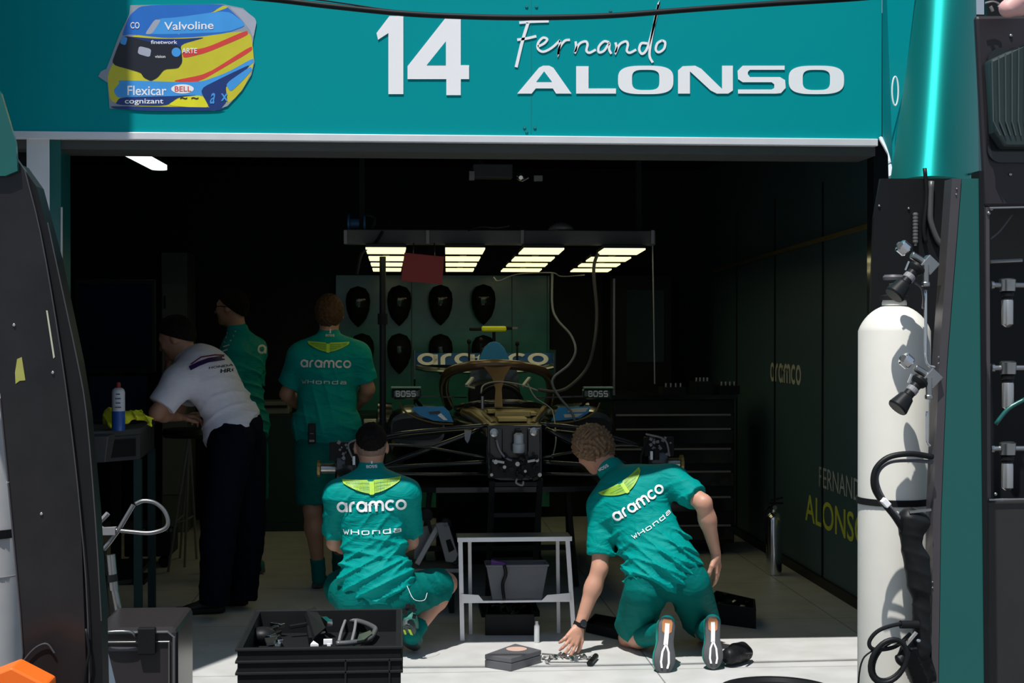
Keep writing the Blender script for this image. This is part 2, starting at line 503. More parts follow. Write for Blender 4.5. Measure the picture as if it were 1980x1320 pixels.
def sdf(prims, h, k=.03, cuts=(), disp=None):
    """-> verts, faces"""
    lo = [min(q.box()[0][i] for q in prims) - 3 * h - .012 for i in range(3)]; hi = [max(q.box()[1][i] for q in prims) + 3 * h + .012 for i in range(3)]
    n = [int((hi[i] - lo[i]) / h) + 2 for i in range(3)]
    ax = [(lo[i] + h * np.arange(n[i])).astype('f4') for i in range(3)]
    F_ = np.full(n, .5, 'f4')
    for q in prims:
        kk = k if q.k is None else q.k
        bl, bh = q.box(); mg = kk + 3 * h
        s = []
        for i in range(3):
            a = max(0, int((bl[i] - mg - lo[i]) / h)); b = min(n[i], int((bh[i] + mg - lo[i]) / h) + 2); s.append(slice(a, b))
        s = tuple(s)
        p = np.stack(np.meshgrid(ax[0][s[0]], ax[1][s[1]], ax[2][s[2]], indexing='ij'), -1)
        d = q.d(p)
        for c, nn in q.cuts:
            d = np.maximum(d, (p - np.array(c, 'f4')) @ np.array(V(nn).normalized(), 'f4'))
        o = F_[s]
        hh = np.maximum(kk - np.abs(o - d), 0) / max(kk, 1e-5)
        F_[s] = np.minimum(o, d) - hh * hh * kk * .25
    if cuts or disp:
        p = np.stack(np.meshgrid(*ax, indexing='ij'), -1)
        if disp: F_ = F_ + disp(p) * (np.abs(F_) < .08)
        for c, nn in cuts:
            F_ = np.maximum(F_, (p - np.array(c, 'f4')) @ np.array(V(nn).normalized(), 'f4'))
    F_[0], F_[-1] = .5, .5; F_[:, 0], F_[:, -1] = .5, .5; F_[:, :, 0], F_[:, :, -1] = .5, .5
    ins = F_ < 0
    c = [n[0] - 1, n[1] - 1, n[2] - 1]
    acc = np.zeros(c + [3], 'f4'); cnt = np.zeros(c, 'f4')
    offs = [(i, j, l) for i in (0, 1) for j in (0, 1) for l in (0, 1)]
    def sub(a, o): return a[o[0]:o[0] + c[0], o[1]:o[1] + c[1], o[2]:o[2] + c[2]]
    for o in offs:
        for axs in range(3):
            if o[axs]: continue
            o2 = list(o); o2[axs] = 1
            A, B = sub(F_, o), sub(F_, o2)
            cr_ = (A < 0) != (B < 0)
            t = np.where(cr_, A / np.where(cr_, A - B, 1), 0)
            for i in range(3):
                acc[..., i] += np.where(cr_, o[i] + (t if i == axs else 0), 0)
            cnt += cr_
    act = cnt > 0
    idx = -np.ones(c, 'i8'); idx[act] = np.arange(act.sum())
    ii = np.argwhere(act)
    vv = (ii + acc[act] / cnt[act][:, None]) * h + np.array(lo)
    faces = []
    for axs in range(3):
        sl0 = [slice(None)] * 3; sl1 = [slice(None)] * 3
        sl0[axs] = slice(0, -1); sl1[axs] = slice(1, None)
        A = ins[tuple(sl0)]; B = ins[tuple(sl1)]
        e = np.argwhere(A != B)
        u, v_ = [(1, 2), (2, 0), (0, 1)][axs]
        ok = (e[:, u] > 0) & (e[:, v_] > 0) & (e[:, u] < c[u]) & (e[:, v_] < c[v_])
        e = e[ok]
        def at(du, dv):
            q = e.copy(); q[:, u] += du; q[:, v_] += dv
            return idx[q[:, 0], q[:, 1], q[:, 2]]
        qd = np.stack([at(-1, -1), at(0, -1), at(0, 0), at(-1, 0)], 1)
        fl = ~A[e[:, 0], e[:, 1], e[:, 2]]
        qd[fl] = qd[fl][:, ::-1]
        faces.append(qd)
    f = np.concatenate(faces); f = f[(f >= 0).all(1)]
    # two light smoothing passes over the quad edges
    for _ in range(1):
        s_ = np.zeros_like(vv); k_ = np.zeros(len(vv))
        for a, b in ((0, 1), (1, 2), (2, 3), (3, 0)):
            np.add.at(s_, f[:, a], vv[f[:, b]]); np.add.at(k_, f[:, a], 1)
            np.add.at(s_, f[:, b], vv[f[:, a]]); np.add.at(k_, f[:, b], 1)
        vv = vv * .5 + .5 * s_ / np.maximum(k_, 1)[:, None]
    return vv, f
def np_obj(name, v, f, m, parent, label=None):
    org = ORG.get(parent.name, V((0, 0, 0))) if parent else V((0, 0, 0))
    me = bpy.data.meshes.new(name)
    v = v - np.array(org)
    me.vertices.add(len(v)); me.vertices.foreach_set('co', v.astype('f4').ravel())
    me.loops.add(len(f) * 4); me.loops.foreach_set('vertex_index', f.astype('i4').ravel())
    me.polygons.add(len(f)); me.polygons.foreach_set('loop_start', np.arange(len(f), dtype='i4') * 4)
    me.polygons.foreach_set('loop_total', np.full(len(f), 4, 'i4'))
    me.polygons.foreach_set('use_smooth', np.ones(len(f), bool))
    me.update(calc_edges=True); me.validate()
    o = bpy.data.objects.new(name, me); COL.objects.link(o); me.materials.append(M[m] if isinstance(m, str) else m)
    if parent: o.parent = parent
    ORG[o.name] = org
    if label: o['label'] = label
    return o
def bvh_of(v, f): return BVHTree.FromPolygons([tuple(a) for a in v], [tuple(int(i) for i in q) for q in f])

def hand_prims(wr, d, nrm, side, curl=.5, spread=.16, sc=1.0):
    """wr wrist, d towards the fingers, nrm out of the back of the hand, side +-1 says where the thumb is along d x nrm"""
    d = V(d).normalized(); nrm = V(nrm); nrm = (nrm - d * nrm.dot(d)).normalized(); x = d.cross(nrm) * side
    wr = V(wr); pr = []
    kn = []
    for i, (u, l) in enumerate(((.030, .088), (.010, .093), (-.010, .088), (-.029, .079))):
        b = wr + (x * u + d * l) * sc; kn.append(b)
        pr.append(Cone(wr + (x * u * .55 + d * .012) * sc, b, .0145 * sc, .0115 * sc, .012))
    for i, (b, L) in enumerate(zip(kn, (.070, .079, .073, .056))):
        a0 = curl * (.55 + .12 * i); fd = (d + x * spread * (1.1 - .75 * i)).normalized()
        p0 = b; ang = 0
        for j, (fr, r0, r1) in enumerate(((.45, .0098, .0090), (.30, .0090, .0082), (.25, .0082, .0068))):
            ang += a0 * (1, 1.1, .7)[j]
            dd = fd * math.cos(ang) - nrm * math.sin(ang)
            p1 = p0 + dd * L * fr * sc
            pr.append(Cone(p0, p1, r0 * sc, r1 * sc, .004)); p0 = p1
    t0 = wr + (x * .020 + d * .018) * sc
    t1 = t0 + (x * .70 + d * .62 - nrm * .25).normalized() * .042 * sc
    t2 = t1 + (x * .42 + d * .85 - nrm * .35).normalized() * .032 * sc
    t3 = t2 + (x * .15 + d * .95 - nrm * .30).normalized() * .026 * sc
    pr += [Cone(t0, t1, .0155 * sc, .0125 * sc, .010), Cone(t1, t2, .0115 * sc, .0102 * sc, .004), Cone(t2, t3, .0102 * sc, .0082 * sc, .004)]
    return pr
def head_prims(c, up, fw, s=1.0):
    """c centre of the skull"""
    up = V(up).normalized(); fw = V(fw); fw = (fw - up * fw.dot(up)).normalized(); sd = fw.cross(up)
    rot = Matrix((sd, fw, up)).transposed()
    q = lambda a, b, e: c + (sd * a + fw * b + up * e) * s
    pr = [Ell(q(0, -.008, .012), (.074 * s, .094 * s, .098 * s), rot, .02), Ell(q(0, .030, -.048), (.056 * s, .062 * s, .066 * s), rot, .03),
          Cone(q(0, .072, -.092), q(0, .060, -.090), .018 * s, .022 * s, .03),
          Cone(q(-.03, .078, .026), q(.03, .078, .026), .012 * s, .012 * s, .012),
          Cone(q(0, .088, .012), q(0, .109, -.026), .008 * s, .0125 * s, .008), Cone(q(-.013, .094, -.030), q(.013, .094, -.030), .0085 * s, .0085 * s, .008),
          Cone(q(-.020, .084, -.058), q(.020, .084, -.058), .0065 * s, .0065 * s, .005), Cone(q(-.017, .083, -.068), q(.017, .083, -.068), .0075 * s, .0075 * s, .005)]
    for e in (-1, 1):
        pr.append(Ell(q(.078 * e, -.008, -.012), (.010 * s, .021 * s, .032 * s), rot, .006))
        pr.append(Ell(q(.034 * e, .072, -.020), (.022 * s, .018 * s, .018 * s), rot, .02))
        pr.append(Ell(q(.030 * e, .078, .008), (.0125 * s, .010 * s, .008 * s), rot, .004))
    return pr, rot, q

def person(name, label, cat, base, J, o, group=None):
    """J joints (world points); o options"""
    root = thing(name, label, cat, base, group)
    g = o.get
    sp = (J['neck'] - J['pel']); L = sp.length; sp.normalize()
    lat = (J['rsh'] - J['lsh']); lat = (lat - sp * lat.dot(sp)).normalized()
    nb = lat.cross(sp)      # away from / toward the lens, sign irrelevant
    rot = Matrix((lat, nb, sp)).transposed()
    hl = (J['rhip'] - J['lhip']); hup = V((0, 0, 1)) if g('hup') is None else V(g('hup')); hl = (hl - hup * hl.dot(hup)).normalized(); rotp = Matrix((hl, hl.cross(hup), hup)).transposed()
    m = lambda t: J['pel'].lerp(J['neck'], t)
    W = g('w', 1.0)
    bend = V(g('bend', (0, 0, 0)))
    torso = [Ell(m(.68) + bend, (.165 * W, .108 * W, .175), rot), Ell(m(.36) + bend * .6, (.142 * W, .100 * W, .16), rot), Ell(m(.04), (.160 * W, .118 * W, .125), rotp, .05)]
    should = [Cone(m(.92), J['lsh'], .055, .058 * W, .05), Cone(m(.92), J['rsh'], .055, .058 * W, .05), Cone(m(.80), J['lsh'].lerp(m(.8), .25), .09, .062 * W, .05), Cone(m(.80), J['rsh'].lerp(m(.8), .25), .09, .062 * W, .05)]
    hp, hrot, hq = head_prims(J['head'], g('up', sp), g('fw', (0, 1, 0)), g('hs', 1.0))
    hup_ = hrot.col[2]
    neckp = [Cone(m(.93), J['head'] - V(hup_) * .045 - V(hrot.col[1]) * .018, .060, .056, .03)]
    arms = []; hands = []
    for e in 'lr':
        arms += [Cone(J[e + 'sh'], J[e + 'el'], .050 * W, .041, .03), Cone(J[e + 'el'], J[e + 'el'].lerp(J[e + 'wr'], .35), .040, .043, .02), Cone(J[e + 'el'].lerp(J[e + 'wr'], .3), J[e + 'wr'], .042, .026, .02)]
        hd = g(e + 'hand')
        if hd:
            hp_ = hand_prims(J[e + 'wr'], *hd[:3], curl=hd[3] if len(hd) > 3 else .5)
            hands += hp_ + [Cone(J[e + 'wr'].lerp(J[e + 'el'], .22), J[e + 'wr'] + V(hd[0]).normalized() * .02, .030, .021, .015)]
    legs = []
    for e in 'lr':
        hipp, kn, an = J[e + 'hip'], J[e + 'kn'], J[e + 'an']
        calf = kn.lerp(an, .30)
        legs += [Cone(hipp, kn, .088, .056, .04), Cone(kn, calf, .054, .057, .02), Cone(calf, an, .056, .033, .03)]
    bv, bf_ = sdf(torso + should + neckp + hp + arms + legs, g('h', .010), .03)
    if hands:
        hv, hf = sdf(hands, .0032, .008)
        bf_ = np.concatenate([bf_, hf + len(bv)]); bv = np.concatenate([bv, hv])
    body = np_obj('body', bv, bf_, g('skin', 'skin'), root)
    # shirt
    gS = g('loose', .016)
    sl = []
    for e in 'lr':
        c = J[e + 'sh'].lerp(J[e + 'el'], g('sleeve', .72)); n_ = J[e + 'el'] - J[e + 'sh']
        sl.append(Cone(J[e + 'sh'], J[e + 'el'], .058 * W + gS * .8, .058 + gS * .8, .03, [(c, n_)]))
    hem = g('hem', .02)
    hc = m(hem); hn = V(g('hemn', -sp))
    low = Cone(m(.30), m(hem) + hn * .03, .02, .02)
    st = [q.grow(gS) for q in torso] + [q.grow(gS * .9) for q in should] + [Cone(m(.95), m(.95).lerp(J['head'], .30), .070, .064, .02)] + sl
    for q in st[:3]: q.cuts = [(hc, hn)]
    st += [Ell(m(.12) + V(g('blouse', (0, 0, 0))), (.168 * W + gS * .6, .125 * W + gS * .6, .12), rot, .05, [(hc, hn)])]
    fd = g('folds', [((.5, 0, 1), (1, 0, .35), (-.6, .2, 1)), 55., .010])
    dirs = [rot @ V(q) for q in fd[0]]
    pel_ = np.array(J['pel'], 'f4'); spn = np.array(sp, 'f4')
    def dsp(p):
        t = (p - pel_) @ spn / L
        wgt = np.clip(1.15 - t * 1.1, .12, 1)
        return folds(p, g('seed', 3), dirs, fd[1], fd[2]) * wgt
    ncut = [(m(.95).lerp(J['head'], .30), J['head'] - m(.95))]
    sv, sf = sdf(st, g('hs_', .0065), .035, disp=dsp)
    shirt = np_obj('shirt', sv, sf, g('shirt', 'shirt'), root)
    # collar
    nk = (J['head'] - m(.95)).normalized(); c0 = m(.95).lerp(J['head'], .02); c1 = m(.95).lerp(J['head'], g('collar', .34))
    cv, cf = sdf([Cone(c0, c1, .075, .068, .01, [(c1, nk)])], .006, .01)
    col_ = np_obj('collar', cv, cf, g('shirt', 'shirt'), root)
    # shorts or trousers
    gP = g('ploose', .018); tr = [torso[2].grow(min(gP * .6, .008))]
    cut = g('leg', .62)
    for e in 'lr':
        hipp, kn, an = J[e + 'hip'], J[e + 'kn'], J[e + 'an']
        if cut <= 1:
            c = hipp.lerp(kn, cut); tr.append(Cone(hipp, kn, .092 + gP, .074 + gP, .04, [(c, kn - hipp)]))
        else:
            calf = kn.lerp(an, .3); c = kn.lerp(an, 1.07)
            tr += [Cone(hipp, kn, .092 + gP, .062 + gP, .04), Cone(kn, calf, .062 + gP, .058 + gP, .03), Cone(calf, kn.lerp(an, 1.12), .058 + gP, .045 + gP, .03, [(c, an - kn)])]
    pv, pf = sdf(tr, .009, .035, disp=lambda p: folds(p, g('seed', 3) + 5, [(1, .2, .5), (.3, .4, 1)], 50., .006))
    np_obj('trousers' if cut > 1 else 'shorts', pv, pf, g('shortsm', 'shorts'), root)
    # hair
    hf_ = g('hair', ('hairbrown', .012, .0, .006))
    hsc = g('hs', 1.0)
    hn_ = -(V(hrot.col[2]) * .72 - V(hrot.col[1]) * .62)
    hc_ = hq(0, 0, hf_[2])
    ring = [Ell(hq(0, -.010, .012), tuple((a + hf_[1]) * hsc for a in (.074, .094, .098)), hrot, .02)]
    def hd_(p):
        f_ = 135.
        w_ = 2.2 * np.sin(p[..., ::-1] * 61. + 1.3)
        return hf_[3] * np.sin(f_ * p[..., 0] + w_[..., 0]) * np.sin(f_ * p[..., 1] + w_[..., 1] + 1) * np.sin(f_ * p[..., 2] + w_[..., 2] + 2)
    hv, hf2 = sdf(ring, .0045, .01, cuts=[(hc_, hn_)], disp=hd_)
    hair = np_obj('hair', hv, hf2, hf_[0], root)
    if g('stubble'):
        hv, hf2 = sdf([Ell(hq(0, -.009, .012), tuple(a + .003 for a in (.074, .094, .098)), hrot, .02)], .005, .01, cuts=[(hq(0, 0, g('stubble')), hn_)])
        np_obj('shaved_hair', hv, hf2, 'stubble', root)
    return root, bvh_of(np.concatenate([sv, cv]), np.concatenate([sf, cf + len(sv)])), dict(rot=rot, m=m, q=hq, hrot=hrot, sp=sp, lat=lat, shirt=shirt)

def shoe(root, heel, toe, up, upper, sole, pattern=None, sc=1.0, extra=None, wid=1.0):
    """heel and toe lie on the sole's bottom, up points from sole to ankle"""
    heel, toe = V(heel), V(toe); x = (toe - heel); Ln = x.length; x.normalize(); up = V(up); z = (up - x * up.dot(x)).normalized(); y = z.cross(x)
    S = Ln / .29
    def hw(t):   # half width along the length
        return S * wid * (np.interp(t, [0, .03, .10, .25, .45, .62, .75, .88, .96, 1], [.012, .026, .034, .033, .031, .041, .045, .036, .022, .006]))
    q = lambda t, b, c: heel + x * (t * Ln) + y * b + z * c * S
    T = [0, .015, .04, .08, .14, .22, .32, .42, .52, .62, .70, .78, .85, .91, .95, .98, 1]
    sh = MB()
    rings = []
    for t in T[1:-1]:
        w_ = hw(t) * 1.06; top = np.interp(t, [0, .08, .18, .30, .42, .6, .8, .93, 1], [.085, .105, .108, .112, .095, .070, .052, .036, .018])
        rings.append([q(t, w_ * math.sin(a) * (1 if math.cos(a) < .2 else (1 - .35 * math.cos(a))), .018 + (top - .018) * (.5 + .5 * math.cos(a))) for a in [2 * math.pi * i / 16 for i in range(16)]])
    sh.loft(rings)
    up_o = sh.build('shoe', upper, root, smooth=True)
    so = MB(); rings = []
    for t in T:
        w_ = hw(t); lift = np.interp(t, [0, .1, .75, 1], [.008, 0, 0, .012])
        rings.append([q(t, w_, lift + .006), q(t, w_ * 1.03, lift + .016), q(t, w_ * .97, lift + .032), q(t, -w_ * .97, lift + .032), q(t, -w_ * 1.03, lift + .016), q(t, -w_, lift + .006), q(t, -w_ * .8, lift), q(t, w_ * .8, lift)])
    so.loft(rings)
    so_o = so.build('sole', sole, up_o, smooth=45)
    if pattern:
        for nm, mt, pl, ww in pattern:
            v, f = stroke(dense(pl, .03), ww)
            finish(nm, [q(a[0], a[1] * S, -.0025) for a in v], f, mt, so_o, solid=.003)
    if extra:
        for nm, mt, pl in extra:
            mb = MB(); mb.prism([q(a, b * S, -.001) for a, b in pl], -z * .001); mb.build(nm, mt, so_o)
    return up_o

def wings(width):
    """winged emblem outline in metres: (lime shape, darker feather strokes)"""
    n = 40; v = []; f = []
    for i in range(n + 1):
        t = -1 + 2 * i / n; a = abs(t)
        top = .085 + .03 * a ** 1.5 - .025 * (a < .10)
        bot = -.135 + .20 * a ** 1.7 if a > .08 else -.155
        if a > .97: bot = top - .02
        v += [(t * width / 2, top * width), (t * width / 2, bot * width)]
    for i in range(n): f.append((2 * i, 2 * i + 1, 2 * i + 3, 2 * i + 2))
    st = []
    for k in range(2, 19):
        for sg in (-1, 1):
            a = k / 20; x0 = sg * a * width / 2
            st.append(stroke([(x0, (.075 + .02 * a ** 1.5) * width), (x0 * .95, (-.12 + .19 * a ** 1.7) * width)], .006 * width))
    for r in (.035, -.015, -.06):
        for sg in (-1, 1):
            ext = .86 if r > 0 else (.62 if r > -.05 else .42)
            st.append(stroke([(sg * .04 * width, r * width), (sg * ext * .5 * width, (r + .03 * ext) * width)], .006 * width))
    return (v, f), ribbons(*st)

# ================================================================ THE SETTING
def struct(mb, name, m, **k):
    o = mb.build(name, m, **k); o['kind'] = 'structure'; return o
YH = 6.95       # the plane of the fascia and the garage mouth
XR = 2.62; XL = -2.9; YB = 13.1; ZC = 2.95
M['floor'] = tiled_floor_mat()
M['ground'] = mat('grey_asphalt', (.13, .13, .13), .8, var=.12, scale=3, bump=.2, bscale=40)
struct(MB().box2((-9, -9, -.12), (9, 6.3, -.004)), 'ground', 'ground')
struct(MB().box2((-4.2, 6.3, -.12), (4.2, YB + .15, 0)), 'floor', 'floor')
struct(MB().box2((XL - .2, YH + .16, ZC), (XR + .3, YB + .15, ZC + .12)), 'ceiling', 'interior')
struct(MB().box2((XL - .12, YH + .16, 0), (XL, YB, ZC)), 'wall_left', 'interior')
struct(MB().box2((XL - .12, YB, 0), (XR + .15, YB + .12, ZC)), 'wall_back', 'interior')
wr_ = struct(MB().box2((XR, YH + .1, 0), (XR + .12, YB, ZC)), 'wall_right', 'wallr')
# panel joints and skirting of the right wall
mb = MB()
for y in (8.2, 9.42, 10.64, 11.86): mb.box((XR - .004, y, 1.25), (.012, .012, 2.5))
mb.build('joint_strip', 'black', wr_)
struct(MB().box2((XR - .02, YH + .1, 0), (XR, YB, .06)), 'baseboard_right', 'black')
# yellow edged rail high on the right wall
a = P(1312, 517, 12.4); b = P(1689, 437, 8.72)
z1 = 1.6 + (634 - 437) / 3000 * (8.72 + .2)
MB().bar((XR - .03, 12.6, 2.07), (XR - .03, 8.1, 2.17), .03, .022).one('wall_rail', 'hubgold', 'thin yellow metal rail running high along the dark right wall', 'rail')

# lettering on the right wall, seen steeply
def wall_text(v, f, y0, y1, ztop, zbot, m, name, xmax, h=1.0):
    r = [V((XR - .002, y0 + (y1 - y0) * p[0] / xmax, zbot + (ztop - zbot) * p[1] / h)) for p in v]
    return finish(name, r, f, m, wr_)
def on_wall(px, py):
    d = CM @ V(((px - 990) / FPX, (660 - py) / FPX, -1)); return CL + d * (XR / d.x)
v, f, wd = glyph_run('aramco', g_round, .22, 1, .12)
A, B = on_wall(1549, 706), on_wall(1490, 740)
wall_text(v, f, B.y, A.y, on_wall(1520, 704).z, on_wall(1520, 740).z, mat('faded_cream_lettering', (.62, .62, .54), .5), 'lettering', wd)
v, f, wd = bfont('FERNANDO', 1)[0:3]
A, B = on_wall(1583, 930), on_wall(1680, 930)
hh = max(p[1] for p in v)
wall_text(v, f, A.y, B.y, on_wall(1590, 906).z + .01, on_wall(1590, 942).z, mat('grey_lettering', (.45, .48, .48), .5), 'lettering', wd, hh)
v, f, wd = bfont('ALONSO', 1, .01)[0:3]
A, B = on_wall(1558, 980), on_wall(1679, 980)
hh = max(p[1] for p in v)
wall_text(v, f, A.y, B.y, on_wall(1590, 966).z, on_wall(1590, 1019).z, mat('olive_lettering', (.55, .62, .06), .5), 'lettering', wd, hh)

# door frame: white post and teal jamb at left, dark post at right
p0 = P(52, 290, YH + .03); p1 = P(97, 290, YH + .03)
dp = struct(MB().box2((p0.x, YH + .02, 0), (p1.x, YH + .14, 2.46)), 'trim_1', 'alu', bevel=.004)
p2 = P(125, 290, YH + .1)
struct(MB().box2((p1.x, YH + .02, 0), (p2.x, YH + .22, 2.5)), 'trim_2', 'teal_dark')
MB().tube([P(118, 400, YH) + V((0, .015, 0)), P(118, 900, YH) + V((0, .015, 0))], .006).build('trim_3', 'steel')['kind'] = 'structure'
p3 = P(1697, 350, YH + .1)
struct(MB().box2((p3.x, YH + .16, 0), (p3.x + .5, YH + .26, 2.5)), 'trim_4', 'blackgloss')
struct(MB().box2((XL - .1, YH + .17, 0), (p1.x, YH + .27, ZC)), 'wall_front', 'interior')

# ---------------------------------------------------------------- fascia
zb = P(990, 262, YH).z
fas = thing('fascia_sign', 'wide teal fascia board over the garage mouth with white number 14 and driver name', 'sign', (0.4, YH, zb))
xl_, xr_ = P(-160, 100, YH).x, P(1705, 100, YH).x
MB().box2((xl_, YH, zb), (xr_, YH + .14, 3.62)).build('panel', 'fascia', fas)
x_, zz_ = P(1027, 100, YH).x, 3.6
MB().box2((x_ - .0015, YH - .0015, zb + .01), (x_ + .0015, YH, zz_)).build('seam', mat('seam_teal', (.0, .22, .23), .6), fas)
mb = MB()
for px, py in ((1014, 246), (1034, 246), (1018, 254), (1018, 12), (1037, 12), (1180, 20)): mb.cyl(P(px, py, YH) + V((0, 0, 0)), P(px, py, YH) + V((0, -.004, 0)), .007, seg=10)
mb.build('rivet', MATS['seam_teal'], fas)
MB().box2((xl_, YH - .012, zb - .034), (xr_ - .02, YH + .10, zb - .001)).build('edge_strip', 'alu', fas, bevel=.003)
struct(MB().box2((xl_, YH + .03, zb - .074), (xr_ - .02, YH + .30, zb - .036)), 'trim_5', mat('dark_grey_beam', (.055, .06, .057), .6))
def on_f(px, py): return P(px, py, YH - .003)
X3, Z3 = V((1, 0, 0)), V((0, 0, 1))
def fpx(polys):   # pixel strokes on the fascia
    return polys
UX = (on_f(1001, 100) - on_f(1000, 100)).x; UZ = (on_f(1000, 100) - on_f(1000, 101)).z
O0 = on_f(1000, 100)
def f2(pl):       # pixels -> metres in the fascia plane
    return [((on_f(a, b) - O0).x, (on_f(a, b) - O0).z) for a, b in pl]
def fpoly(pl, name, m, parent=fas, dy=0., th=.0015):
    q = [on_f(a, b) + V((0, -dy, 0)) for a, b in pl]
    return MB().prism(q, (0, -th, 0)).build(name, m, parent)
def fstroke(pl, w, name, m, parent=fas, n=0, closed=False, dy=0., taper=None):
    v, f = stroke(f2(pl), w * UX, closed, n, taper)
    return finish(name, [O0 + V((p[0], -dy, p[1])) for p in v], f, m, parent, solid=.002)
# 14
fpoly([(728, 64), (753, 31), (780, 31), (780, 182), (751, 182), (751, 64), (731, 77)], 'digit', 'white')
d4 = fpoly([(862, 34), (891, 34), (891, 126), (907, 126), (907, 153), (891, 153), (891, 184), (863, 184), (863, 153), (788, 153), (788, 128)], 'digit', 'white')
fpoly([(862, 80), (862, 126), (825, 126)], 'digit_opening', 'fascia', d4, dy=.0017, th=.0008)
# wide surname: x from 1000 to 1632, y 127..182
def wide(ch, x0, x1):
    y0, y1 = 131, 178
    adv, st = g_tech(ch); parts = []
    for pl, cl in st:
        v = []
        xs = [p[0] for q, _ in st for p in q]; mx, mn = max(xs), min(xs)
        # a stroke thick across and thin along: scale x after ribboning
        k = (x1 - x0) / 100.
        ins = .13
        pp = [(ins + (p[0] - mn) / (mx - mn) * (1 - 2 * ins), p[1]) for p in pl]
        a, b = stroke(dense([(p[0] * 1.0, p[1] * .42) for p in pp], .05, cl), .10 if ch not in 'A' else .11, cl)
        aa = []
        for q in a:
            X = x0 + (x1 - x0) * (q[0] * 1.0)
            # verticals wide
            Y = y1 - (y1 - y0) * (q[1] / .42)
            aa.append((X, Y))
        parts.append((f2(aa), b))
    return parts
allp = []
def poly_letter(polys, holes=()):
    pass
LW = []
def O_(x0, x1):
    r_ = []; n = 48
    def se(cx, cy, rx, ry, e, a): 
        c, s = math.cos(a), math.sin(a)
        return (cx + rx * math.copysign(abs(c) ** (2 / e), c), cy + ry * math.copysign(abs(s) ** (2 / e), s))
    cx, cy = (x0 + x1) / 2, 154.5; o = []; i_ = []
    v = []; f = []
    for k in range(n):
        a = 2 * math.pi * k / n
        v += [se(cx, cy, (x1 - x0) / 2, 27.5, 3.2, a), se(cx, cy, (x1 - x0) / 2 - 27, 19.5, 3.6, a)]
    for k in range(n): f.append((2 * k, 2 * k + 1, (2 * k + 3) % (2 * n), (2 * k + 2) % (2 * n)))
    return f2(v), f
def letter_obj(v, f):
    return finish('letter', [O0 + V((p[0], 0, p[1])) for p in v], f, 'white', fas, solid=.002)
letter_obj(*O_(1195, 1302)); letter_obj(*O_(1525, 1632))
fpoly([(1000, 181), (1042, 131), (1050, 127), (1062, 127), (1070, 131), (1105, 181), (1075, 181), (1069, 171), (1036, 171), (1028, 181)], 'letter', 'white')
fpoly([(1052, 138), (1067, 158), (1037, 158)], 'letter_opening', 'fascia', fas, dy=.0017, th=.0008)
fpoly([(1114, 128), (1138, 128), (1138, 171), (1191, 171), (1191, 181), (1114, 181)], 'letter', 'white')
fpoly([(1311, 181), (1311, 136), (1320, 128), (1344, 127), (1356, 133), (1396, 172), (1396, 127), (1417, 127), (1417, 175), (1408, 181), (1386, 181), (1374, 175), (1334, 138), (1334, 181)], 'letter', 'white')
fpoly([(1517, 127), (1517, 135), (1450, 135), (1446, 139), (1446, 144), (1450, 149), (1508, 149), (1518, 155), (1519, 170), (1510, 180), (1500, 181), (1427, 181), (1427, 173), (1492, 173), (1497, 170), (1497, 163), (1492, 159), (1436, 159), (1427, 153), (1426, 137), (1436, 127)], 'letter', 'white')
# handwritten first name
tp = lambda lo=.55: (lambda t: lo + (1 - lo) * math.sin(math.pi * min(1, max(0, t * .9 + .05))))
fstroke([(1004, 44), (1030, 42), (1061, 41)], 5, 'script_stroke', 'white', n=5)
fstroke([(1021, 44), (1010, 80), (998, 130)], 6, 'script_stroke', 'white', n=5)
fstroke([(1000, 77), (1020, 74), (1037, 70)], 5, 'script_stroke', 'white', n=5)
fstroke([(1040, 90), (1052, 84), (1058, 76), (1050, 73), (1041, 82), (1040, 94), (1050, 100), (1066, 93), (1083, 78)], 4.6, 'script_stroke', 'white', n=5)
fstroke([(1083, 78), (1082, 88), (1079, 106), (1082, 92), (1092, 79), (1102, 77)], 4.6, 'script_stroke', 'white', n=5)
fstroke([(1113, 80), (1114, 92), (1112, 101), (1120, 85), (1132, 80), (1136, 86), (1134, 98), (1140, 102), (1152, 96)], 4.6, 'script_stroke', 'white', n=5)
fstroke([(1178, 82), (1168, 80), (1158, 90), (1158, 101), (1168, 98), (1178, 84), (1178, 96), (1182, 104)], 4.6, 'script_stroke', 'white', n=5)
fstroke([(1190, 82), (1192, 92), (1190, 102), (1198, 86), (1210, 80), (1214, 86), (1212, 98), (1218, 102), (1230, 96)], 4.6, 'script_stroke', 'white', n=5)
fstroke([(1252, 84), (1240, 84), (1236, 96), (1242, 104), (1252, 92), (1264, 50), (1274, 6), (1266, 40), (1258, 85), (1256, 108), (1262, 121)], 4.8, 'script_stroke', 'white', n=6)
fstroke([(1280, 78), (1271, 84), (1268, 96), (1274, 101), (1284, 94), (1286, 82), (1280, 78)], 4.6, 'script_stroke', 'white', n=5)
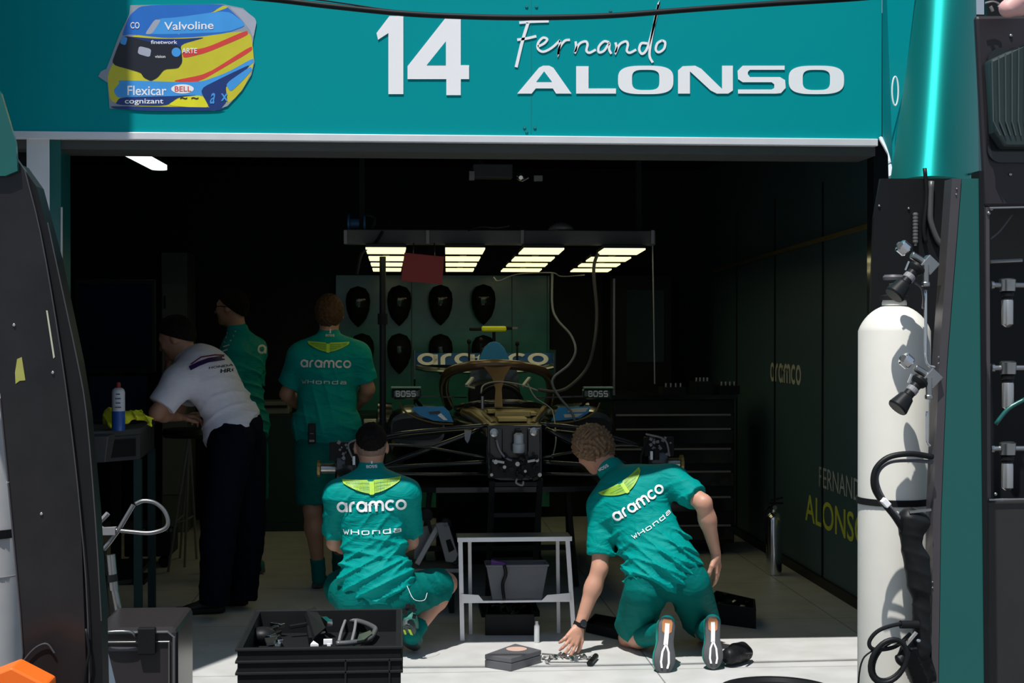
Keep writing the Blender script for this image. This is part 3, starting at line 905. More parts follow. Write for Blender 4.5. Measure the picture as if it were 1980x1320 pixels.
# printed helmet picture, flat on the board
hel = fpoly([(252, 10), (430, 8), (470, 16), (492, 36), (492, 60), (488, 90), (492, 120), (486, 145), (468, 175), (440, 205), (415, 214), (212, 210), (208, 160), (190, 148), (195, 138), (206, 133), (215, 110), (232, 65), (250, 28)], 'helmet_picture', mat('picture_base', (.32, .36, .42), .5))
PB, PN, PY, PRd = mat('picture_blue', (.02, .17, .62), .45), mat('picture_navy', (.01, .04, .20), .45), mat('picture_yellow', (.66, .60, .03), .45), mat('picture_red', (.75, .06, .05), .45)
PL, PK, PG = mat('picture_light_blue', (.06, .36, .85), .45), mat('picture_black', (.012, .014, .025), .45), mat('picture_pale', (.42, .45, .55), .45)
LY = [0.]
def hp(pl, m, name='printed_shape'):
    LY[0] += .00006
    for _ in range(2):
        pl = [q for i in range(len(pl)) for q in ((pl[i][0] * .85 + pl[(i + 1) % len(pl)][0] * .15, pl[i][1] * .85 + pl[(i + 1) % len(pl)][1] * .15), (pl[i][0] * .15 + pl[(i + 1) % len(pl)][0] * .85, pl[i][1] * .15 + pl[(i + 1) % len(pl)][1] * .85))]
    return fpoly(pl, name, m, hel, dy=.0016 + LY[0], th=.00005)
hp([(212, 135), (250, 66), (340, 73), (400, 66), (485, 60), (491, 110), (488, 135), (470, 172), (450, 195), (405, 212), (214, 203), (208, 150)], PY)
hp([(274, 10), (430, 8), (440, 14), (478, 50), (440, 64), (380, 72), (320, 74), (250, 66), (235, 70), (250, 30)], PB)
hp([(345, 72), (430, 10), (444, 14), (380, 36), (330, 38)], PY)
hp([(306, 36), (340, 34), (440, 20), (478, 48), (440, 62), (330, 66), (285, 66)], PL)
hp([(299, 38), (312, 38), (294, 66), (280, 66)], PG)
hp([(442, 13), (470, 18), (497, 38), (490, 75), (484, 60), (466, 36)], PG)
hp([(350, 86), (400, 72), (355, 75), (300, 75), (240, 70), (238, 80), (330, 110), (350, 105)], PN)
hp([(352, 100), (400, 92), (478, 58), (480, 68), (400, 102), (355, 113)], PRd)
hp([(330, 157), (400, 143), (487, 88), (488, 98), (400, 150), (376, 160)], PRd)
hp([(232, 160), (228, 155), (385, 160), (440, 140), (490, 112), (490, 122), (440, 158), (400, 185), (380, 185), (330, 188), (228, 190), (219, 175)], PL)
hp([(386, 172), (440, 145), (485, 124), (470, 142), (436, 165), (440, 195), (425, 212), (405, 210)], PN)
hp([(232, 188), (330, 186), (385, 183), (345, 188), (322, 205), (222, 203)], PN)
hp([(322, 204), (350, 188), (392, 184), (406, 210)], mat('picture_lemon', (.85, .80, .02), .45))
hp([(436, 162), (485, 128), (488, 135), (470, 155), (446, 178)], PL)
hp([(212, 205), (440, 208), (420, 214), (290, 215), (220, 210)], PN)
hp([(238, 68), (300, 84), (350, 88), (353, 120), (345, 132), (318, 134), (305, 150), (292, 157), (278, 150), (272, 140), (215, 125), (228, 90)], PK)
hp([(269, 89), (293, 95), (290, 111), (266, 104)], PG)
hp([(236, 70), (247, 73), (243, 88), (232, 84)], PL)
hp([(x, y) for x, y in arc(341, 101, 9, 9, 0, 345, 18)], PL)
hp([(x, y) for x, y in arc(353, 172, 22, 9, 0, 345, 20)], 'white')
def htext(t, x0, x1, ybase, yh, m='white', slope=0., sh=0., bold=.01, font=None):
    LY[0] += .00006
    v, f, wd = bfont(t, 1, bold, sh) if font is None else glyph_run(t, font, .2, 1, .12)
    hh = max(p[1] for p in v)
    px = [(x0 + (x1 - x0) * p[0] / wd, ybase - yh * p[1] / hh + slope * (p[0] / wd)) for p in v]
    return finish('printed_word', [on_f(a, b) + V((0, -.002 - LY[0], 0)) for a, b in px], f, m, hel)
htext('Valvoline', 318, 413, 58, 15, slope=-2)
htext('Flexicar', 245, 322, 184, 18)
htext('cognizant', 241, 316, 200, 9)
htext('BELL', 337, 370, 177, 10, PRd)
htext('CO', 252, 270, 55, 12)
htext('finetwork', 292, 343, 85, 7)
htext('ARTE', 352, 381, 103, 10)
htext('a', 405, 416, 200, 20, PL, sh=.4); htext('x', 428, 441, 195, 14, PL)
htext('~ ~', 348, 384, 196, 8, PK)
htext('vision', 300, 320, 112, 5)
# ---------------------------------------------------------------- round corner fairings at both ends of the fascia
def fairing(pxs, ytop, ybot, name, label, flip=1):
    root = thing(name, label, 'column', (pxs[2], 6.2, 2.2))
    return root
def fair(name, label, xa0, xb0, xa1, xb1, z0, z1, dep, yb, mirror=False):
    """half-round cone section from z0 (bottom: xa0..xb0) to z1 (top: xa1..xb1), bulging dep towards the pit lane"""
    root = thing(name, label, 'column', ((xa0 + xb0) / 2, yb, z0))
    mb = MB(); rings = []
    for k in range(17):
        t = k / 16; sk = 0 if mirror else .36; xa = xa0 + (xa1 - xa0) * t; xb = xb0 + (xb1 - xb0) * t; z = z0 + (z1 - z0) * t
        ring = []; n = 30
        for i in range(n + 1):
            a = math.pi * i / n
            c, s = math.cos(a), math.sin(a)
            dy = (dep if mirror else max(.06, dep - .58 * (z - z0))) * abs(s) ** .95
            ring.append(((xa + xb) / 2 - (xb - xa) / 2 * math.copysign(abs(c) ** .95, c) - sk * dy, yb - dy, z))
        rings.append(ring)
    mb.loft(rings)
    mb.build('fairing_shell', 'fairing', root, smooth=35)
    return root
YF = 6.35
a0, b0 = P(1720, 345, YF).x, P(1893, 345, YF).x; a1, b1 = P(1768, 0, YF).x, P(1888, 0, YF).x
zf = P(1800, 345, YF - .6).z
k_ = (3.75 - zf) / (P(1800, 0, YF).z - P(1800, 345, YF).z)
fr = fair('corner_fairing', 'shiny teal rounded column cover at the right end of the fascia', a0, b0, a0 + (a1 - a0) * k_, b0 + (b1 - b0) * k_, zf, 3.75, .70, YF)
mb = MB()
for px, py in ((1832, 338), (1876, 336)): mb.ell(P(px, py, YF - .5), (.006, .02, .006))
mb.build('screw', 'steel', fr)
# inner return between fascia and fairing with the white ring mark
q = [(P(1706, 262, YH)), (P(1772, -60, YH)), (P(1790, -60, YF)), (P(1727, 300, YF))]
rt = MB().prism([P(1706, 262, YH), P(1706, -260, YH), P(1800, -260, YF), P(1727, 345, YF)], (.012, .012, 0)).build('return_panel', 'fascia', fr)
MB().tube([P(1706, 268, YH) - V((.01, .01, 0)), P(1718, 300, 6.6) - V((0, .02, 0)), P(1721, 345, YF) - V((.01, .04, 0))], .010, 6).build('edge_strip', 'alu', fr)
ringp = [P(1731 + 6 * math.cos(a), 176 + 28 * math.sin(a), 6.3) for a in [2 * math.pi * i / 24 for i in range(24)]]
MB().tube(ringp, .0035, 6, True).build('ring_mark', 'white', fr)
# left twin: mostly out of the frame, it shades the left of the fascia
fl = fair('corner_fairing', 'dark teal rounded column cover at the far left end of the fascia', P(-620, 345, YF).x, P(-8, 345, YF).x, P(-620, 345, YF).x, P(-50, 345, YF).x, zf, 6.5, .95, YF, True)

# overhead cable
mb = MB().tube(PS([(380, -14), (520, -2), (640, 12), (780, 26), (900, 32), (1000, 34), (1100, 33), (1200, 29), (1340, 18), (1480, 8), (1640, -2), (1760, -12)], 6.2), .0115, 8, smooth=6)
mb.one('overhead_cable', 'black', 'thick black cable sagging across the top of the teal fascia', 'cable', smooth=True)
MB().tube(PS([(430, -14), (600, -2), (760, 20), (880, 28), (1000, 30), (1150, 28), (1300, 17), (1500, 2), (1700, -14)], 6.22), .003, 6, smooth=6).one('thin_cable', 'black', 'thin black wire following just above the thick cable across the fascia', 'cable', smooth=True)

# ---------------------------------------------------------------- interior ceiling things
root = thing('ceiling_light', 'bright white oblong light on the dark ceiling behind the left of the fascia', 'light', P(280, 310, 9.9))
A, B = G(232, 288, 2.62), G(308, 328, 2.62)
mb = MB(); dx = (B - A).normalized(); sx = dx.cross(V((0, 0, 1)))
pl = [A + sx * .05, B + sx * .05] + [B + (sx * math.cos(t) + dx * math.sin(t)) * .05 for t in [math.pi * i / 8 for i in range(1, 8)]] + [B - sx * .05, A - sx * .05]
mb.prism(pl, (0, 0, .03)).build('diffuser', 'tube', root)
mb = MB().prism([p + V((0, 0, .03)) for p in pl], (0, 0, .03)); mb.build('housing', 'black', root)
root = thing('ceiling_camera', 'grey boxed camera rig under the ceiling above the car', 'camera', P(985, 320, 9.0))
MB().box(P(952, 332, 9.0), (.23, .12, .08)).build('housing', mat('camera_box', (.05, .055, .055), .5), root, bevel=.006)
mb = MB().box(P(912, 340, 8.95), (.03, .05, .05)).box(P(1040, 345, 8.95), (.05, .05, .03)).tube(PS([(1000, 345), (1010, 350), (1022, 343)], 8.9), .006)
mb.build('bracket', 'steel', root)
MB().lathe([(.02, 0), (.025, .03), (.012, .05)], P(1006, 340, 8.9), (0, -1, -.3), 16).build('lens', 'chrome', root)
MB().box2(P(925, 318, 9.0) + V((0, 0, 0)), V((P(935, 300, 9.0).x, 9.04, ZC))).build('mount', 'black', root)
# gantry beam above the car
root = thing('light_gantry', 'dark grey beam hung across the garage carrying the yellow light banks', 'beam', (0.6, 8.7, 2.15))
MB().box2(P(665, 471, 8.7), P(1268, 446, 8.7) + V((0, .12, 0))).build('beam', mat('gantry_grey', (.07, .07, .065), .5), root, bevel=.004)
mb = MB()
for px in (700, 1235):
    c = P(px, 455, 8.76); mb.box2((c.x - .015, c.y - .015, c.z), (c.x + .015, c.y + .015, ZC))
mb.build('hanger', 'blackmatt', root)
mb = MB()
for px in (668, 827, 1010, 1262): c = P(px, 458, 8.69); mb.box(c, (.018, .01, .075))
mb.build('clamp', 'midgrey', root)
MB().tube([P(1262, 470, 8.8), P(1264, 590, 8.8), P(1266, 742, 8.8)], .004, 8).build('side_rod', 'midgrey', root)
mb = MB()
mb.tube(PS([(740, 447), (725, 470), (700, 490), (690, 530)], 8.66), .008, smooth=4).tube(PS([(905, 445), (930, 438), (960, 440), (985, 436)], 8.68), .006, smooth=4)
mb.build('cable', 'black', root)
def bank(near, far, label):
    """four flat lamps in a row receding over the car; near/far = (xl, xr) pixels"""
    ZL = 2.035; K = (ZL - 1.6)
    def at(px, Y): 
        d = CM @ V(((px - 990) / FPX, 0, -1)); return (d * (Y / d.y)).x
    ys = [(8.55, 9.16), (9.60, 10.12), (10.56, 11.0), (11.5, 12.0)]
    root = thing('light_bank', label, 'light', (at(sum(near) / 2, 8.6), 8.6, ZL), 'yellow light banks over the car')
    mbf = MB()
    ya, yb = 8.55, 12.05
    for y0, y1 in ys:
        q = []
        for y in (y0, y1):
            t = (y - ya) / (yb - ya)
            q.append((at(near[0], ya) * (1 - t) + at(far[0], yb) * t, at(near[1], ya) * (1 - t) + at(far[1], yb) * t))
        pl = [(q[0][0], y0, ZL), (q[0][1], y0, ZL), (q[1][1], y1, ZL), (q[1][0], y1, ZL)]
        MB().prism(pl, (0, 0, .008)).build('lamp_panel', 'lamp', root)
        pl2 = [V(p) + V((0, 0, .0085)) for p in pl]
        mbf.prism(pl2, (0, 0, .018))
    mbf.bar(((at(near[0], ya) + at(near[1], ya)) / 2, ya, ZL + .015), ((at(far[0], yb) + at(far[1], yb)) / 2, yb, ZL + .015), .04, .012)
    mbf.build('housing', 'black', root)
bank((707, 785), (722, 775), 'leftmost of the four yellow light banks, crossed by the dark pole')
bank((861, 938), (862, 914), 'second yellow light bank from the left, just right of the red board')
bank((1013, 1091), (968, 1042), 'third yellow light bank from the left, slanting down to the left')
bank((1168, 1248), (1102, 1174), 'rightmost of the four yellow light banks, above the hanging hoses')
root = thing('red_board', 'dull red rectangular board hanging between the two left light banks', 'sign', P(818, 518, 8.5))
MB().prism([P(782, 488, 8.5), P(859, 496, 8.5), P(855, 549, 8.5), P(775, 543, 8.5)], (0, .015, 0)).build('board', 'red', root, bevel=.002)
MB().tube([P(800, 490, 8.508), P(800, 468, 8.72)], .003).tube([P(840, 494, 8.508), P(840, 468, 8.72)], .003).build('hanging_wire', 'black', root)
root = thing('dark_pole', 'dark vertical pole standing left of the car behind the crew', 'pole', (P(740, 600, 8.72).x, 8.72, 0))
x = P(740, 600, 8.72).x
MB().cyl((x, 8.72, 0), (x, 8.72, 2.0), .018).build('pole', 'black', root, smooth=40)
MB().cyl((x, 8.72, 0), (x, 8.72, .03), .16).build('base', 'black', root)
MB().cyl((x, 8.72, 1.62), (x, 8.72, 1.68), .028).build('collar', 'blackmatt', root)
# things on the beam
root = thing('cable_reel', 'dark blue cable reel sitting at the left end of the light gantry', 'reel', P(700, 446, 8.78))
bm_ = mat('dark_blue_plastic', (.02, .10, .22), .5)
c = P(700, 432, 8.78); MB().lathe([(.02, -.05), (.055, -.05), (.055, -.04), (.03, -.035), (.03, .035), (.055, .04), (.055, .05), (.02, .05)], c + V((-.03, 0, 0)), (1, 0, 0)).build('drum', bm_, root, smooth=30)
MB().tube([c + V((.05, 0, -.03)), c + V((.07, 0, .03)), c + V((.03, 0, .05)), c + V((0, 0, .04))], .012, smooth=4).build('cable_loop', 'black', root)
root = thing('dome_cover', 'pale grey dome resting on top of the light gantry', 'dome', P(1085, 446, 8.78))
MB().lathe([(.001, .042), (.03, .038), (.06, .02), (.075, 0)][::-1], P(1085, 444, 8.78), (0, 0, 1)).build('dome', mat('dome_grey', (.16, .17, .16), .4), root, smooth=True)

# ---------------------------------------------------------------- the back of the garage
root = thing('back_panel', 'glossy green panel covering the middle of the back wall behind the car', 'panel', (P(855, 600, 13).x, 13.0, 1.0))
a, b = P(650, 800, 13.0), P(1062, 533, 13.0)
MB().box2((a.x, 12.98, .1), (b.x, 13.09, b.z)).build('panel', 'backgreen', root)
mb = MB()
for px in (796, 990, 1058): x = P(px, 600, 12.98).x; mb.box2((x - .004, 12.972, .2), (x + .004, 12.981, b.z))
mb.build('panel_joint', mat('panel_joint_green', (.02, .10, .08), .4), root)
pc = mat('faded_print', (.10, .16, .15), .4, var=.6, scale=9)
def pod(label, c):
    root = thing('crew_helmet', label, 'helmet', c, 'black crew helmets hung on the green wall')
    c = V(c)
    ring = [(.004, -.17), (.03, -.145), (.068, -.10), (.092, -.03), (.100, .04), (.092, .10), (.062, .145), (.004, .165)]
    mb = MB()
    rs = [[(c.x + r_ * math.cos(a), c.y + r_ * .8 * math.sin(a), c.z + h) for a in [2 * math.pi * i / 20 for i in range(20)]] for r_, h in ring]
    mb.loft(rs).build('shell', 'blackmatt', root, smooth=True)
    MB().loft([[(c.x + r_ * 1.02 * math.cos(a), c.y + r_ * .84 * math.sin(a), c.z + h) for a in [math.pi * (1.2 + .6 * i / 10) for i in range(11)]] for r_, h in ((.096, -.01), (.100, .03), (.098, .06))], closed=False).build('visor', 'blackgloss', root, smooth=True)
    MB().lathe([(.012, 0), (.018, -.008), (.004, -.014)][::-1], (c.x, c.y - .078, c.z + .02), (0, 1, 0), 12).build('badge', mat('badge_green', (.05, .14, .11), .4), root)
    MB().box((c.x, c.y + .1115, c.z + .06), (.04, .134, .03)).build('hook', 'black', root)
    return root
pr_ = pod('black crew helmet at the left end of the upper row, behind the standing crewman', P(692, 592, 12.8))
P0 = P(692, 592, 12.8)
for px, py, lb in ((772, 590, 'black crew helmet in the upper row, just right of the dark pole'), (852, 589, 'black crew helmet in the upper row, under the right half of the red board'),
                   (935, 588, 'rightmost black crew helmet of the upper row, above the yellow camera bar'), (700, 683, 'black crew helmet in the lower row, behind the pole and crewman'),
                   (772, 683, 'black crew helmet in the lower row, right of the dark pole'), (852, 684, 'black crew helmet in the lower row, above the left half of the rear wing'), (935, 686, 'black crew helmet in the lower row, mostly hidden by the blue air intake')):
    copy_tree(pr_, loc=P(px, py, 12.8), label=lb)
# storage behind: pale cabinet, dark lockers, window unit
root = thing('grey_cabinet', 'pale grey cabinet standing against the back wall left of the bending man', 'cabinet', (P(338, 600, 12.6).x, 12.6, 0))
a, b = P(312, 600, 12.3), P(362, 488, 12.3)
MB().box2((a.x, 12.3, 0), (b.x, 12.8, b.z)).build('body', mat('cabinet_grey', (.10, .12, .12), .6), root, bevel=.005)
MB().box2((a.x + .01, 12.285, .3), (b.x - .01, 12.3, b.z - .25)).build('door', mat('cabinet_door', (.13, .15, .15), .6), root)
MB().cyl((a.x + .03, 12.28, 1.75), (a.x + .03, 12.28, 1.85), .008).build('handle', 'black', root)
root = thing('dark_locker', 'tall black locker with a glazed door at the back right of the garage', 'locker', (P(1235, 700, 12.5).x, 12.5, 0))
a, b = P(1180, 700, 12.5), P(1300, 530, 12.5)
MB().box2((a.x, 12.5, 0), (b.x, 13.0, b.z)).build('body', 'black', root, bevel=.01)
a, b = P(1212, 700, 12.48), P(1284, 560, 12.48)
MB().box2((a.x, 12.485, a.z), (b.x, 12.498, b.z)).build('glass_door', mat('smoked_glass', (.02, .04, .045), .12), root)
MB().box2((P(1186, 700, 12.45).x, 12.47, .5), (P(1190, 700, 12.45).x, 12.5, 2.0)).build('edge_trim', 'steel', root)
root = thing('tool_chest', 'long black tool chest with bright drawer edges at the right of the car', 'tool chest', (1.95, 10.9, 0))
a, b = P(1185, 790, 10.8), P(1420, 790, 10.8)
MB().box2((a.x, 10.8, .08), (b.x, 11.5, 1.10)).build('body', 'black', root, bevel=.008)
MB().box2((a.x - .02, 10.77, 1.10), (b.x + .02, 11.52, 1.13)).build('worktop', 'blackgloss', root)
for z in (.98, .88, .74, .58, .40, .20):
    d_ = MB().box2((a.x + .01, 10.785, z - .09), (b.x - .01, 10.8, z)).build('drawer', 'blackgloss', root)
    MB().box2((a.x + .02, 10.775, z + .004), (b.x - .03, 10.795, z + .016)).build('drawer_edge', 'midgrey', d_)
MB().box((a.x + .1, 10.9, .04), (.06, .1, .08)).build('caster', 'black', root); MB().box((b.x - .1, 10.9, .04), (.06, .1, .08)).build('caster', 'black', root)
for px, w_, h_, lb, nm in ((1300, .16, .05, 'low black socket tray on the tool chest, nearest the left end', 'socket_tray'), (1355, .12, .09, 'small black parts bin in the middle of the tool chest top', 'parts_bin'), (1405, .14, .06, 'low black tray at the right end of the tool chest', 'small_tray')):
    c = P(px, 765, 11.0); r_ = thing(nm, lb, 'tray', (c.x, 11.0, 1.13))
    mb = MB(); mb.box((c.x, 11.0, 1.13 + .006), (w_, .2, .012))
    for sx in (-1, 1): mb.box((c.x + sx * w_ / 2, 11.0, 1.13 + h_ / 2), (.008, .2, h_)).box((c.x, 11.0 + sx * .1, 1.13 + h_ / 2), (w_, .008, h_))
    mb.build('tray', 'black', r_)
    mb = MB()
    for i in range(4): mb.cyl((c.x - w_ * .33 + i * w_ * .22, 10.96, 1.142), (c.x - w_ * .33 + i * w_ * .22, 10.96, 1.142 + h_ + .015), .010)
    mb.build('sockets', 'steel', r_)

# ================================================================ THE CAR
CX = .615
car = thing('racing_car', 'open wheel racing car on stands, nose and wheels off, black and bronze with blue patches', 'car', (CX, 9.6, .62))
def C(x, y, z): return V((CX + x, y, z))
def rrect(cx, y, cz, w_, h_, e=4., n=24, tilt=0):
    r_ = []
    for i in range(n):
        a = 2 * math.pi * i / n; c, s = math.cos(a), math.sin(a)
        r_.append((cx + w_ * math.copysign(abs(c) ** (2 / e), c), y + tilt * math.copysign(abs(s) ** (2 / e), s), cz + h_ * math.copysign(abs(s) ** (2 / e), s)))
    return r_
# monocoque
MB().loft([rrect(CX, 8.22, .935, .148, .145), rrect(CX, 8.5, .935, .16, .155), rrect(CX, 8.9, .93, .20, .18), rrect(CX, 9.25, .91, .27, .20), rrect(CX, 9.9, .90, .30, .20), rrect(CX, 10.3, .90, .28, .20)]).build('monocoque', 'carblack', car, smooth=45)
# top skin over the chassis, a gold reflection put into its colour
MB().loft([rrect(CX + .0, 8.25, 1.045, .150, .042), rrect(CX, 8.6, 1.06, .165, .045), rrect(CX, 8.95, 1.085, .21, .045), rrect(CX, 9.2, 1.10, .25, .035)]).build('chassis_top', 'carsheen', car, smooth=45)
mb = MB()
mb.box(C(.0, 8.42, 1.105), (.16, .20, .02)).box(C(.02, 8.62, 1.12), (.20, .05, .03)).box(C(-.09, 8.75, 1.13), (.05, .16, .02)).box(C(.13, 8.7, 1.12), (.05, .2, .02))
mb.build('access_hatch', 'hubgold', car, bevel=.004)
# dash and front cockpit rim
MB().tube([C(-.25, 9.7, 1.10), C(-.24, 9.3, 1.12), C(-.16, 9.12, 1.15), C(0, 9.08, 1.16), C(.16, 9.12, 1.15), C(.24, 9.3, 1.12), C(.25, 9.7, 1.10)], .022, 8, smooth=5).build('cockpit_rim', 'carbon', car, smooth=True)
MB().tube([C(-.13, 9.35, 1.16), C(-.08, 9.34, 1.23), C(0, 9.34, 1.25), C(.08, 9.34, 1.23), C(.13, 9.35, 1.16), C(.08, 9.34, 1.10), C(-.08, 9.34, 1.10)], .012, 8, True, smooth=4).build('steering_wheel', 'black', car, smooth=True)
MB().cyl(P(933, 790, 8.98), P(933, 766, 8.98), .010, seg=12).build('pitot_tube', 'steel', car)
# headrest
MB().loft([rrect(CX, 9.82, 1.16, .16, .09, 3), rrect(CX, 9.95, 1.17, .17, .10, 3)]).build('headrest', 'black', car, smooth=45)
# front bulkhead with its fittings
bh = MB().box(C(0, 8.205, .95), (.29, .03, .27)).box(C(-.10, 8.18, .97), (.07, .03, .20)).box(C(.10, 8.18, .97), (.07, .03, .20)).build('bulkhead', 'carbon', car, bevel=.006)
for px, py in ((955, 836), (1032, 834)):
    c = P(px, py, 8.15); MB().lathe([(.022, 0), (.022, .012), (.012, .016), (.012, .03)], c, (0, -1, 0), 16).build('mount_ring', 'steel', bh, smooth=30)
MB().lathe([(.030, 0), (.032, .01), (.032, .045), (.026, .05), (.026, .095), (.014, .105)][::-1], P(1003, 875, 8.12), (0, 0, 1), 20).build('fluid_bottle', mat('milky_plastic', (.42, .44, .46), .4), bh, smooth=35)
MB().box(P(1003, 836, 8.14), (.03, .03, .03)).build('bottle_cap', 'black', bh)
mb = MB()
random.seed(3)
for i in range(26):
    px, py = random.uniform(945, 1050), random.uniform(880, 925)
    c = P(px, py, random.uniform(8.06, 8.14)); mb.box(c, (random.uniform(.01, .035), .03, random.uniform(.008, .03)), Matrix.Rotation(random.uniform(-.5, .5), 3, 'Y'))
mb.box(P(997, 905, 8.15), (.26, .05, .10)).build('steering_rack', 'black', car, bevel=.002)
mb = MB()
for px, py in ((958, 892), (1038, 890), (950, 917), (1043, 917), (1000, 896), (975, 902), (1015, 910)):
    c = P(px, py, 8.06); mb.cyl(c, c + V((0, -.025, 0)), random.uniform(.006, .013), seg=10)
mb.bar(P(952, 890, 8.07), P(975, 894, 8.07), .012).bar(P(1020, 892, 8.07), P(1042, 888, 8.07), .012)
mb.build('bolts', 'steel', car)
MB().tube(PS([(1000, 925), (998, 933), (1010, 938), (1012, 930)], 8.06), .006, smooth=3).tube(PS([(960, 850), (966, 870), (978, 885), (990, 890)], 8.1), .006, smooth=3).build('brake_hose', 'midgrey', car, smooth=True)
# suspension
def arm(pts, w_, name='wishbone', m='carbon'):
    pts = PS(pts, 8.3); q = catmull(pts, 5); mb = MB()
    mb.tube(q, w_, 8); return mb.build(name, m, car, smooth=True)
arm([(945, 822, 8.28), (860, 829, 8.32), (775, 838, 8.36), (700, 852, 8.4)], .011); arm([(1045, 820, 8.28), (1110, 826, 8.32), (1180, 842, 8.36), (1262, 866, 8.4)], .011)
arm([(940, 830, 8.8), (850, 836, 8.65), (760, 846, 8.5), (700, 855, 8.42)], .009); arm([(1050, 830, 8.8), (1120, 838, 8.65), (1190, 850, 8.5), (1262, 870, 8.42)], .009)
arm([(942, 893, 8.26), (850, 898, 8.3), (690, 906, 8.38)], .011); arm([(1048, 893, 8.26), (1130, 898, 8.3), (1268, 906, 8.38)], .011)
arm([(942, 916, 8.5), (840, 917, 8.45), (690, 914, 8.4)], .009); arm([(1050, 916, 8.5), (1140, 917, 8.45), (1268, 914, 8.4)], .009)
arm([(932, 829, 8.33), (815, 873, 8.36), (700, 915, 8.4)], .013, 'push_rod'); arm([(1055, 829, 8.33), (1150, 873, 8.36), (1262, 912, 8.4)], .013, 'push_rod')
arm([(945, 885, 8.2), (800, 862, 8.3), (700, 862, 8.35)], .007, 'track_rod'); arm([(1045, 885, 8.2), (1180, 862, 8.3), (1260, 862, 8.35)], .007, 'track_rod')
MB().prism(PS([(898, 832), (912, 832), (908, 850), (904, 857), (899, 850)], 8.3), (0, .02, 0)).build('bracket', 'midgrey', car)
# front corners with brake drum and stub axle
def corner(px, py, s_):
    c = P(px, py, 8.4); r_ = MB().lathe([(.05, -.06), (.13, -.06), (.145, -.03), (.145, .04), (.12, .05), (.04, .055)], c, (s_, 0, 0), 28).build('brake_drum', 'carbon', car, smooth=35)
    MB().cyl(c + V((s_ * .05, 0, 0)), c + V((s_ * .15, 0, 0)), .028, seg=16).build('axle_stub', 'steel', r_, smooth=35)
    MB().lathe([(.028, .13), (.045, .135), (.045, .15), (.02, .155)], c, (s_, 0, 0), 12).build('wheel_nut', 'hubgold', r_)
    mb = MB(); random.seed(px)
    for i in range(16): mb.box(c + V((random.uniform(-.06, .06), random.uniform(-.135, -.12), random.uniform(.05, .15))), (random.uniform(.006, .018),) * 3, Matrix.Rotation(random.uniform(0, 1.5), 3, 'Y'))
    mb.tube([c + V((-.08 * s_, -.15, .17)), c + V((.02, -.17, .14)), c + V((.05, -.15, .05))], .005, smooth=4)
    mb.build('caliper_fitting', 'midgrey', r_)
    mb = MB()
    mb.box(c + V((0, -.10, .10)), (.16, .05, .10)).tube([c + V((-.06 * s_, -.13, .16)), c + V((-.10 * s_, -.12, .05)), c + V((-.10 * s_, -.11, -.08))], .008)
    mb.box(c + V((-.02 * s_, -.14, .06)), (.03, .02, .06))
    mb.build('upright', 'black', r_, bevel=.003)
    MB().box(c + V((-.05 * s_, -.16, .055)), (.013, .01, .045)).build('sensor', 'white', r_)
corner(668, 905, -1); corner(1268, 895, 1)
# sidepods with undercut
for s_ in (-1, 1):
    rings = []
    for y, x0, x1, z0, z1 in ((9.22, .34, .66, .90, 1.10), (9.35, .30, .68, .84, 1.125), (9.8, .28, .68, .72, 1.12), (10.4, .24, .60, .70, 1.05), (11.0, .12, .36, .70, .98), (11.3, .05, .18, .72, .92)):
        rings.append(rrect(CX + s_ * (x0 + x1) / 2, y, (z0 + z1) / 2, (x1 - x0) / 2, (z1 - z0) / 2, 3.2))
    MB().loft(rings).build('sidepod', 'carblack', car, smooth=45)
    MB().loft([rrect(CX + s_ * .50, 9.215, 1.0, .135, .05, 3), rrect(CX + s_ * .50, 9.19, 1.0, .15, .065, 3)]).build('inlet_lip', 'black', car, smooth=45)
Yp = 9.17
pn = MB().prism(PS([(800, 786), (858, 786), (868, 795), (877, 816), (838, 813), (812, 803), (797, 791)], Yp), (0, .02, 0)).build('blue_panel', 'carblue', car)
MB().prism(PS([(828, 796), (850, 794), (853, 799), (832, 801)], Yp - .004), (0, .004, 0)).build('panel_mark', 'carblack', pn); MB().prism(PS([(846, 803), (852, 798), (866, 812), (858, 812)], Yp - .004), (0, .004, 0)).build('panel_mark', 'white', pn)
pn = MB().prism(PS([(1080, 787), (1142, 786), (1138, 797), (1122, 808), (1098, 811), (1066, 814)], Yp), (0, .02, 0)).build('blue_panel', 'carblue', car)
wm = mat('pale_mark', (.55, .57, .52), .5)
MB().prism(PS([(1100, 790), (1138, 788), (1132, 796), (1098, 797)], Yp - .004), (0, .004, 0)).build('panel_mark', wm, pn); MB().prism(PS([(1090, 801), (1128, 799), (1116, 806), (1092, 807)], Yp - .004), (0, .004, 0)).build('panel_mark', wm, pn)
MB().tube(PS([(772, 778), (780, 792), (800, 806), (840, 818), (876, 820)], Yp), .006, smooth=4).build('panel_edge', 'carsheen', car); MB().tube(PS([(1160, 778), (1152, 794), (1130, 808), (1100, 816), (1066, 818)], Yp), .006, smooth=4).build('panel_edge', 'carsheen', car)
# shoulders curving from the cockpit to the bulkhead, coloured as gold reflections
for a in (((895, 785, 9.3), (925, 797, 9.0), (945, 812, 8.6), (955, 822, 8.35)), ((1052, 790, 9.2), (1045, 800, 9.0), (1035, 812, 8.6), (1030, 822, 8.35))):
    MB().tube(PS(a, 9), .022, 8, smooth=5).build('chassis_shoulder', 'carsheen', car, smooth=True)
# floor
MB().prism([C(-.72, 9.0, .66), C(-.40, 8.85, .66), C(.40, 8.85, .66), C(.72, 9.0, .66), C(.76, 11.2, .66), C(-.76, 11.2, .66)], (0, 0, .03)).build('car_floor', 'carbon', car)
for s_ in (-1, 1):
    MB().prism([C(s_ * .70, 9.0, .66), C(s_ * .70, 9.0, .80), C(s_ * .74, 9.6, .76), C(s_ * .76, 10.4, .70), C(s_ * .76, 10.4, .66)], (.012, 0, 0)).build('floor_edge_wing', 'carbon', car)
